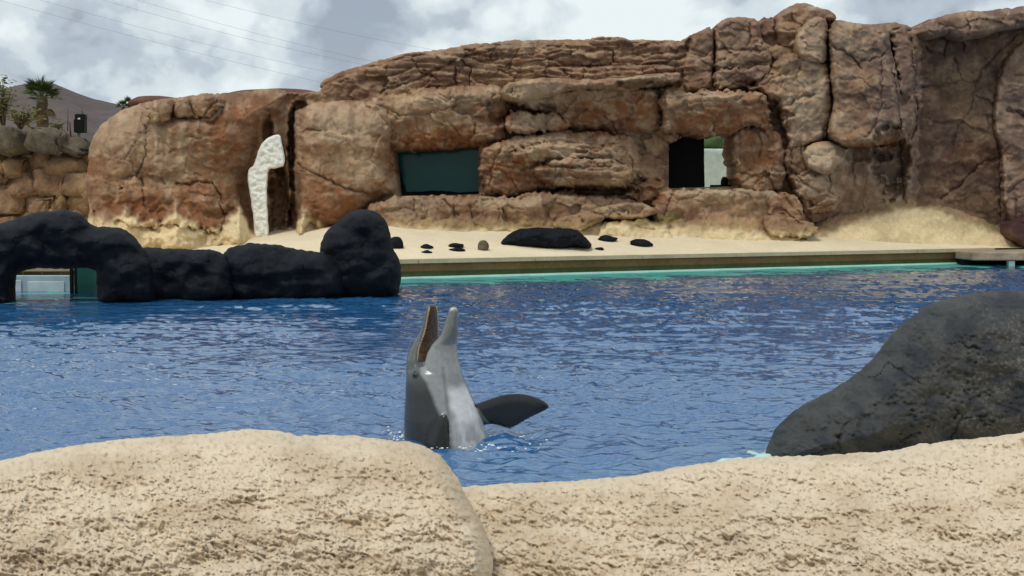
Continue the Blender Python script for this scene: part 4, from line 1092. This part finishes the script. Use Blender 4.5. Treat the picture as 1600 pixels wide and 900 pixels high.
def fin(poly, yfn, thick, r=12):
    P = chaikin(poly, 2)
    U, V, S, cell, out_ = grid_cells(P, 2.0, 0, 0)
    t_ = np.clip(-S, 0, None); h_ = thick - rim_profile(t_, r, thick)
    base = yfn(U, V); n_ = U.size
    p0 = W(U, V, DOL[1]).reshape(-1, 3)
    A = p0.copy(); A[:, 1] = DOL[1] + ((base - h_) * SPX).ravel(); B = p0.copy(); B[:, 1] = DOL[1] + ((base + h_) * SPX).ravel()
    f_ = faces_of(cell); mb = np.where(out_.ravel(), np.arange(n_), np.arange(n_) + n_)
    vs_, fs_, _, _ = compact(np.concatenate([A, B]), np.concatenate([f_, mb[f_][:, ::-1]]), None)
    addm(vs_, fs_)


fin([(715, 640), (735, 636), (752, 630), (788, 620), (820, 621), (848, 632), (863, 645), (852, 652), (828, 661), (808, 672), (796, 677), (782, 671), (764, 666), (740, 672), (715, 672)], lambda U, V: 10 + 0.42 * (U - 735) + 0.05 * (V - 640), 6.5, 14)
fin([(672, 735), (672, 690), (680, 660), (690, 641), (699, 635), (706, 645), (708, 690), (704, 735)], lambda U, V: -58.5 - 0.10 * (V - 660) + 0.0 * U, 6.0, 10)
me0 = bpy.data.meshes.new('tmp'); me0.from_pydata(allV, [], allF); me0.update()
tmp = bpy.data.objects.new('tmp', me0); COL.objects.link(tmp)
md = tmp.modifiers.new('r', 'REMESH'); md.mode = 'VOXEL'; md.voxel_size = 0.0075
ms = tmp.modifiers.new('s', 'SMOOTH'); ms.factor = 0.5; ms.iterations = 5
dg = bpy.context.evaluated_depsgraph_get(); dg.update()
body_me = bpy.data.meshes.new_from_object(tmp.evaluated_get(dg)); body_me.name = 'body'
bpy.data.objects.remove(tmp)
nv = len(body_me.vertices)
co = np.zeros(nv * 3); body_me.vertices.foreach_get('co', co); co = co.reshape(-1, 3)
no = np.zeros(nv * 3); body_me.vertices.foreach_get('normal', no); no = no.reshape(-1, 3)
# photo coordinates of the vertices
ty = co[:, 1]; pu = 800 + co[:, 0] / (DOL[1]) * F
zc = (co[:, 2] - CAMZ) / DOL[1]
pv = 450 + F * np.tan(np.arctan(-zc) - PITCH)
cu = np.interp(pv, [476, 560, 580, 596, 620, 652, 695, 745], [690, 678, 678, 681, 686, 692, 699, 705]); cr_ = np.interp(pv, [476, 560, 580, 596, 620, 652, 695, 745], [34, 38, 42, 46, 52, 60, 67, 69])
qn = ((pu - cu) * NV[0] + (ty - DOL[1]) / SPX * NV[1]) / cr_       # -1 back ... +1 belly
front = no[:, 1] < 0
# crease of the throat
crl = np.array([(694, 572), (696, 585), (699, 605), (703, 640), (706, 665)], float)
dcr = np.full(nv, 1e9)
for a, b_ in zip(crl[:-1], crl[1:]):
    dcr = np.minimum(dcr, segdist(pu, pv, a, b_))
cre = np.exp(-(dcr / 2.6) ** 2) * front
co -= no * (cre * 0.006)[:, None]
body_me.vertices.foreach_set('co', co.ravel().astype(np.float32))
dark, mid, light, white_ = np.array([.024, .024, .024]), np.array([.098, .108, .106]), np.array([.25, .255, .255]), np.array([.60, .60, .61])
jit = 0.09 * fbm(pu / 30, pv / 40, 3, 501, 0.5)
th = np.interp(pv, [540, 565, 592, 640, 695], [-0.15, 0.0, 0.45, 0.66, 0.72])
cl = np.broadcast_to(dark, (nv, 3)).copy()
m2 = lambda a, b2, f_: a + (b2 - a) * f_[:, None]
cl = m2(cl, mid, sstep(612, 570, pv + 60 * jit) * sstep(-1.0, -0.72, qn + jit * .5) * 0.95)         # grey head
cl = m2(cl, light, sstep(th - 0.07, th + 0.09, qn + jit * 0.5) * sstep(500, 560, pv))
cl = m2(cl, light * 0.62, sstep(545, 500, pv) * (pu > 690))
cl = m2(cl, white_, sstep(0.80, 0.93, qn + 0.8 * jit) * sstep(592, 612, pv) * sstep(690, 645, pv))
cl = m2(cl, white_ * 0.75, sstep(0.7, 0.9, qn + jit) * sstep(640, 660, pv))
cl = m2(cl, np.array([.55, .5, .46]), sstep(486, 478, pv) * (pu > 692))
cl = m2(cl, light * 0.75, 0.45 * sstep(0.05, 0.4, fbm(pu / 12, pv / 50, 2, 503)) * sstep(648, 668, pv) * sstep(0.6, 0.8, qn))
cl = m2(cl, light * 0.5, 0.6 * cre)
flip = ((pu > 741 + 0.72 * (pv - 632)) & (pu > 741)) | ((pu > 664) & (pu < 712) & (pv > 632) & ((ty - DOL[1]) / SPX < -58.0) & (pu < 705))
cl[flip] = np.array([.015, .015, .016]) * (1 + 1.2 * jit[flip])[:, None]
# palate
pal = (pv < 556) & (pu < 690) & ((no[:, 0] * NV[0] + no[:, 1] * NV[1]) > 0.55) & (pu - 660 > 0) & ((ty - DOL[1]) / SPX > -6)
at = body_me.color_attributes.new('col', 'FLOAT_COLOR', 'POINT')
c4 = np.ones((nv, 4), np.float32); c4[:, :3] = np.clip(cl, 0.01, 1); at.data.foreach_set('color', c4.ravel())
body_me.polygons.foreach_set('use_smooth', [True] * len(body_me.polygons))
md_, nt, b = mat_base('wet_dolphin_skin', 0.24, 0.5)
a_ = nt.nodes.new('ShaderNodeAttribute'); a_.attribute_name = 'col'
nz = nramp(nt, nnoise(nt, 26, 4, 0.6, pos(nt)).outputs['Fac'], [(0.3, 0.86), (0.7, 1.12)])
nt.links.new(nmix(nt, 'MULTIPLY', 1.0, a_.outputs['Color'], nz.outputs['Color']).outputs['Color'], b.inputs['Base Color'])
nbump(nt, b, nnoise(nt, 30, 3, 0.5, pos(nt)).outputs['Fac'], 0.06, 0.01)
body_me.materials.clear(); body_me.materials.append(md_)
dol = thing('dolphin', (DOL[0], DOL[1], 0.0), 'grey dolphin rising upright from the water with its mouth open and a flipper out', 'dolphin')
body = link('body', body_me, md_, dol)
# mouth lining on the upper jaw: palate with ridged gums
mm, nt, b = mat_base('mouth_lining', 0.35, 0.5)
wv_ = nnoise(nt, 40, 3, 0.6, pos(nt))
nt.links.new(nramp(nt, wv_.outputs['Fac'], [(0.35, (0.04, 0.016, 0.010)), (0.65, (0.11, 0.058, 0.03))]).outputs['Color'], b.inputs['Base Color'])
gum = plain_mat('gum_ridge', (0.34, 0.26, 0.15), 0.35)
tooth = plain_mat('tooth', (0.72, 0.66, 0.5), 0.4)
lin_rings = [r_ for r_ in upper if r_[1] <= 562][:-1]
Vl, Fl = [], []
for (u, v, y, ab, ad, bb_) in lin_rings:
    for k_ in range(13):
        sn = -0.90 + 1.80 * k_ / 12
        c_ = dpt(u, v, y); q = NV * (ab * math.sqrt(1 - sn * sn * 0.9) + 0.9) + LV * bb_ * sn
        Vl.append(c_ + np.array([q[0], q[1], 0]) * SPX)
for i in range(len(lin_rings) - 1):
    for k_ in range(12):
        a = i * 13 + k_; Fl.append([a, a + 1, a + 14, a + 13])
mouth = mesh_obj('mouth_lining', Vl, Fl, mm, dol)
for sgn in (-1, 1):
    bm = bmesh.new()
    pts, rd = [], []
    for (u, v, y, ab, ad, bb_) in lin_rings:
        q = NV * (ab * 0.55 + 0.9) + LV * bb_ * 0.86 * sgn
        pts.append(dpt(u, v, y) + np.array([q[0], q[1], 0]) * SPX); rd.append(0.0048)
    tube(bm, pts, rd, 8); g_ = bm_obj('gum', bm, gum, mouth)
    for i in range(15):
        f_ = 0.25 + 0.72 * i / 14 * 1.0; x_ = f_ * (len(pts) - 1); i0 = min(int(x_), len(pts) - 2); p_ = pts[i0] + (pts[i0 + 1] - pts[i0]) * (x_ - i0)
        bm = bmesh.new(); d_ = np.array([NV[0], NV[1], 0])
        tube(bm, [p_, p_ + d_ * 0.011], [0.0028, 0.0012], 5); o_ = bm_obj('tooth', bm, tooth, mouth)
# eye on the near side
cand = np.nonzero(np.hypot(pu - 647, pv - 580) < 4)[0]
ei = cand[np.argmin(co[cand, 1])]
ec, en = Vector(co[ei].tolist()), Vector(no[ei].tolist())
eye_m = plain_mat('eye', (0.006, 0.006, 0.007), 0.1, 0.6); lid_m = plain_mat('eyelid', (0.05, 0.052, 0.05), 0.4)
for nm, rx_, rz_, dp, mt in (('eyelid', 0.030, 0.026, 0.007, lid_m), ('eye', 0.022, 0.020, 0.013, eye_m)):
    bm = bmesh.new(); bmesh.ops.create_uvsphere(bm, u_segments=20, v_segments=12, radius=1)
    q_ = en.to_track_quat('Y', 'Z').to_matrix()
    for v in bm.verts:
        v.co = ec + q_ @ Vector((v.co.x * rx_, v.co.y * dp, v.co.z * rz_))
    bm_obj(nm, bm, mt, dol)

# water churned full of bubbles just under the surface at its foot
ab = blob('churned_water', (-0.22, 8.20, -0.112), (0.36, 0.62, 0.075), 91, M['shelf_pale'], None, 4, 0.5, 1.6, 0.8); ab['kind'] = 'stuff'
ab['label'] = 'turquoise churned water at the foot of the dolphin'; ab['category'] = 'churned water'
# foam and splashes where the body breaks the water
fm = plain_mat('foam', (0.8, 0.86, 0.86), 0.5)
bm = bmesh.new(); rr = random.Random(11)
for i in range(300):
    a = rr.uniform(0, 6.28); r_ = 0.31 + abs(rr.gauss(0, 0.20))
    x_, y_ = DOL[0] + 0.01 + r_ * math.cos(a) * 1.0, DOL[1] + r_ * math.sin(a)
    s_ = rr.uniform(0.002, 0.008)
    mtx = Matrix.Translation((x_, y_, 0.008 + rr.uniform(0, .012))) @ Matrix.Diagonal((s_ * rr.uniform(1, 3), s_ * rr.uniform(1, 2.5), s_ * 0.8, 1))
    bmesh.ops.create_icosphere(bm, subdivisions=1, radius=1, matrix=mtx)
fo = bm_obj('foam', bm, fm); fo['kind'] = 'stuff'; fo['label'] = 'white flecks of foam around the dolphin'; fo['category'] = 'foam'
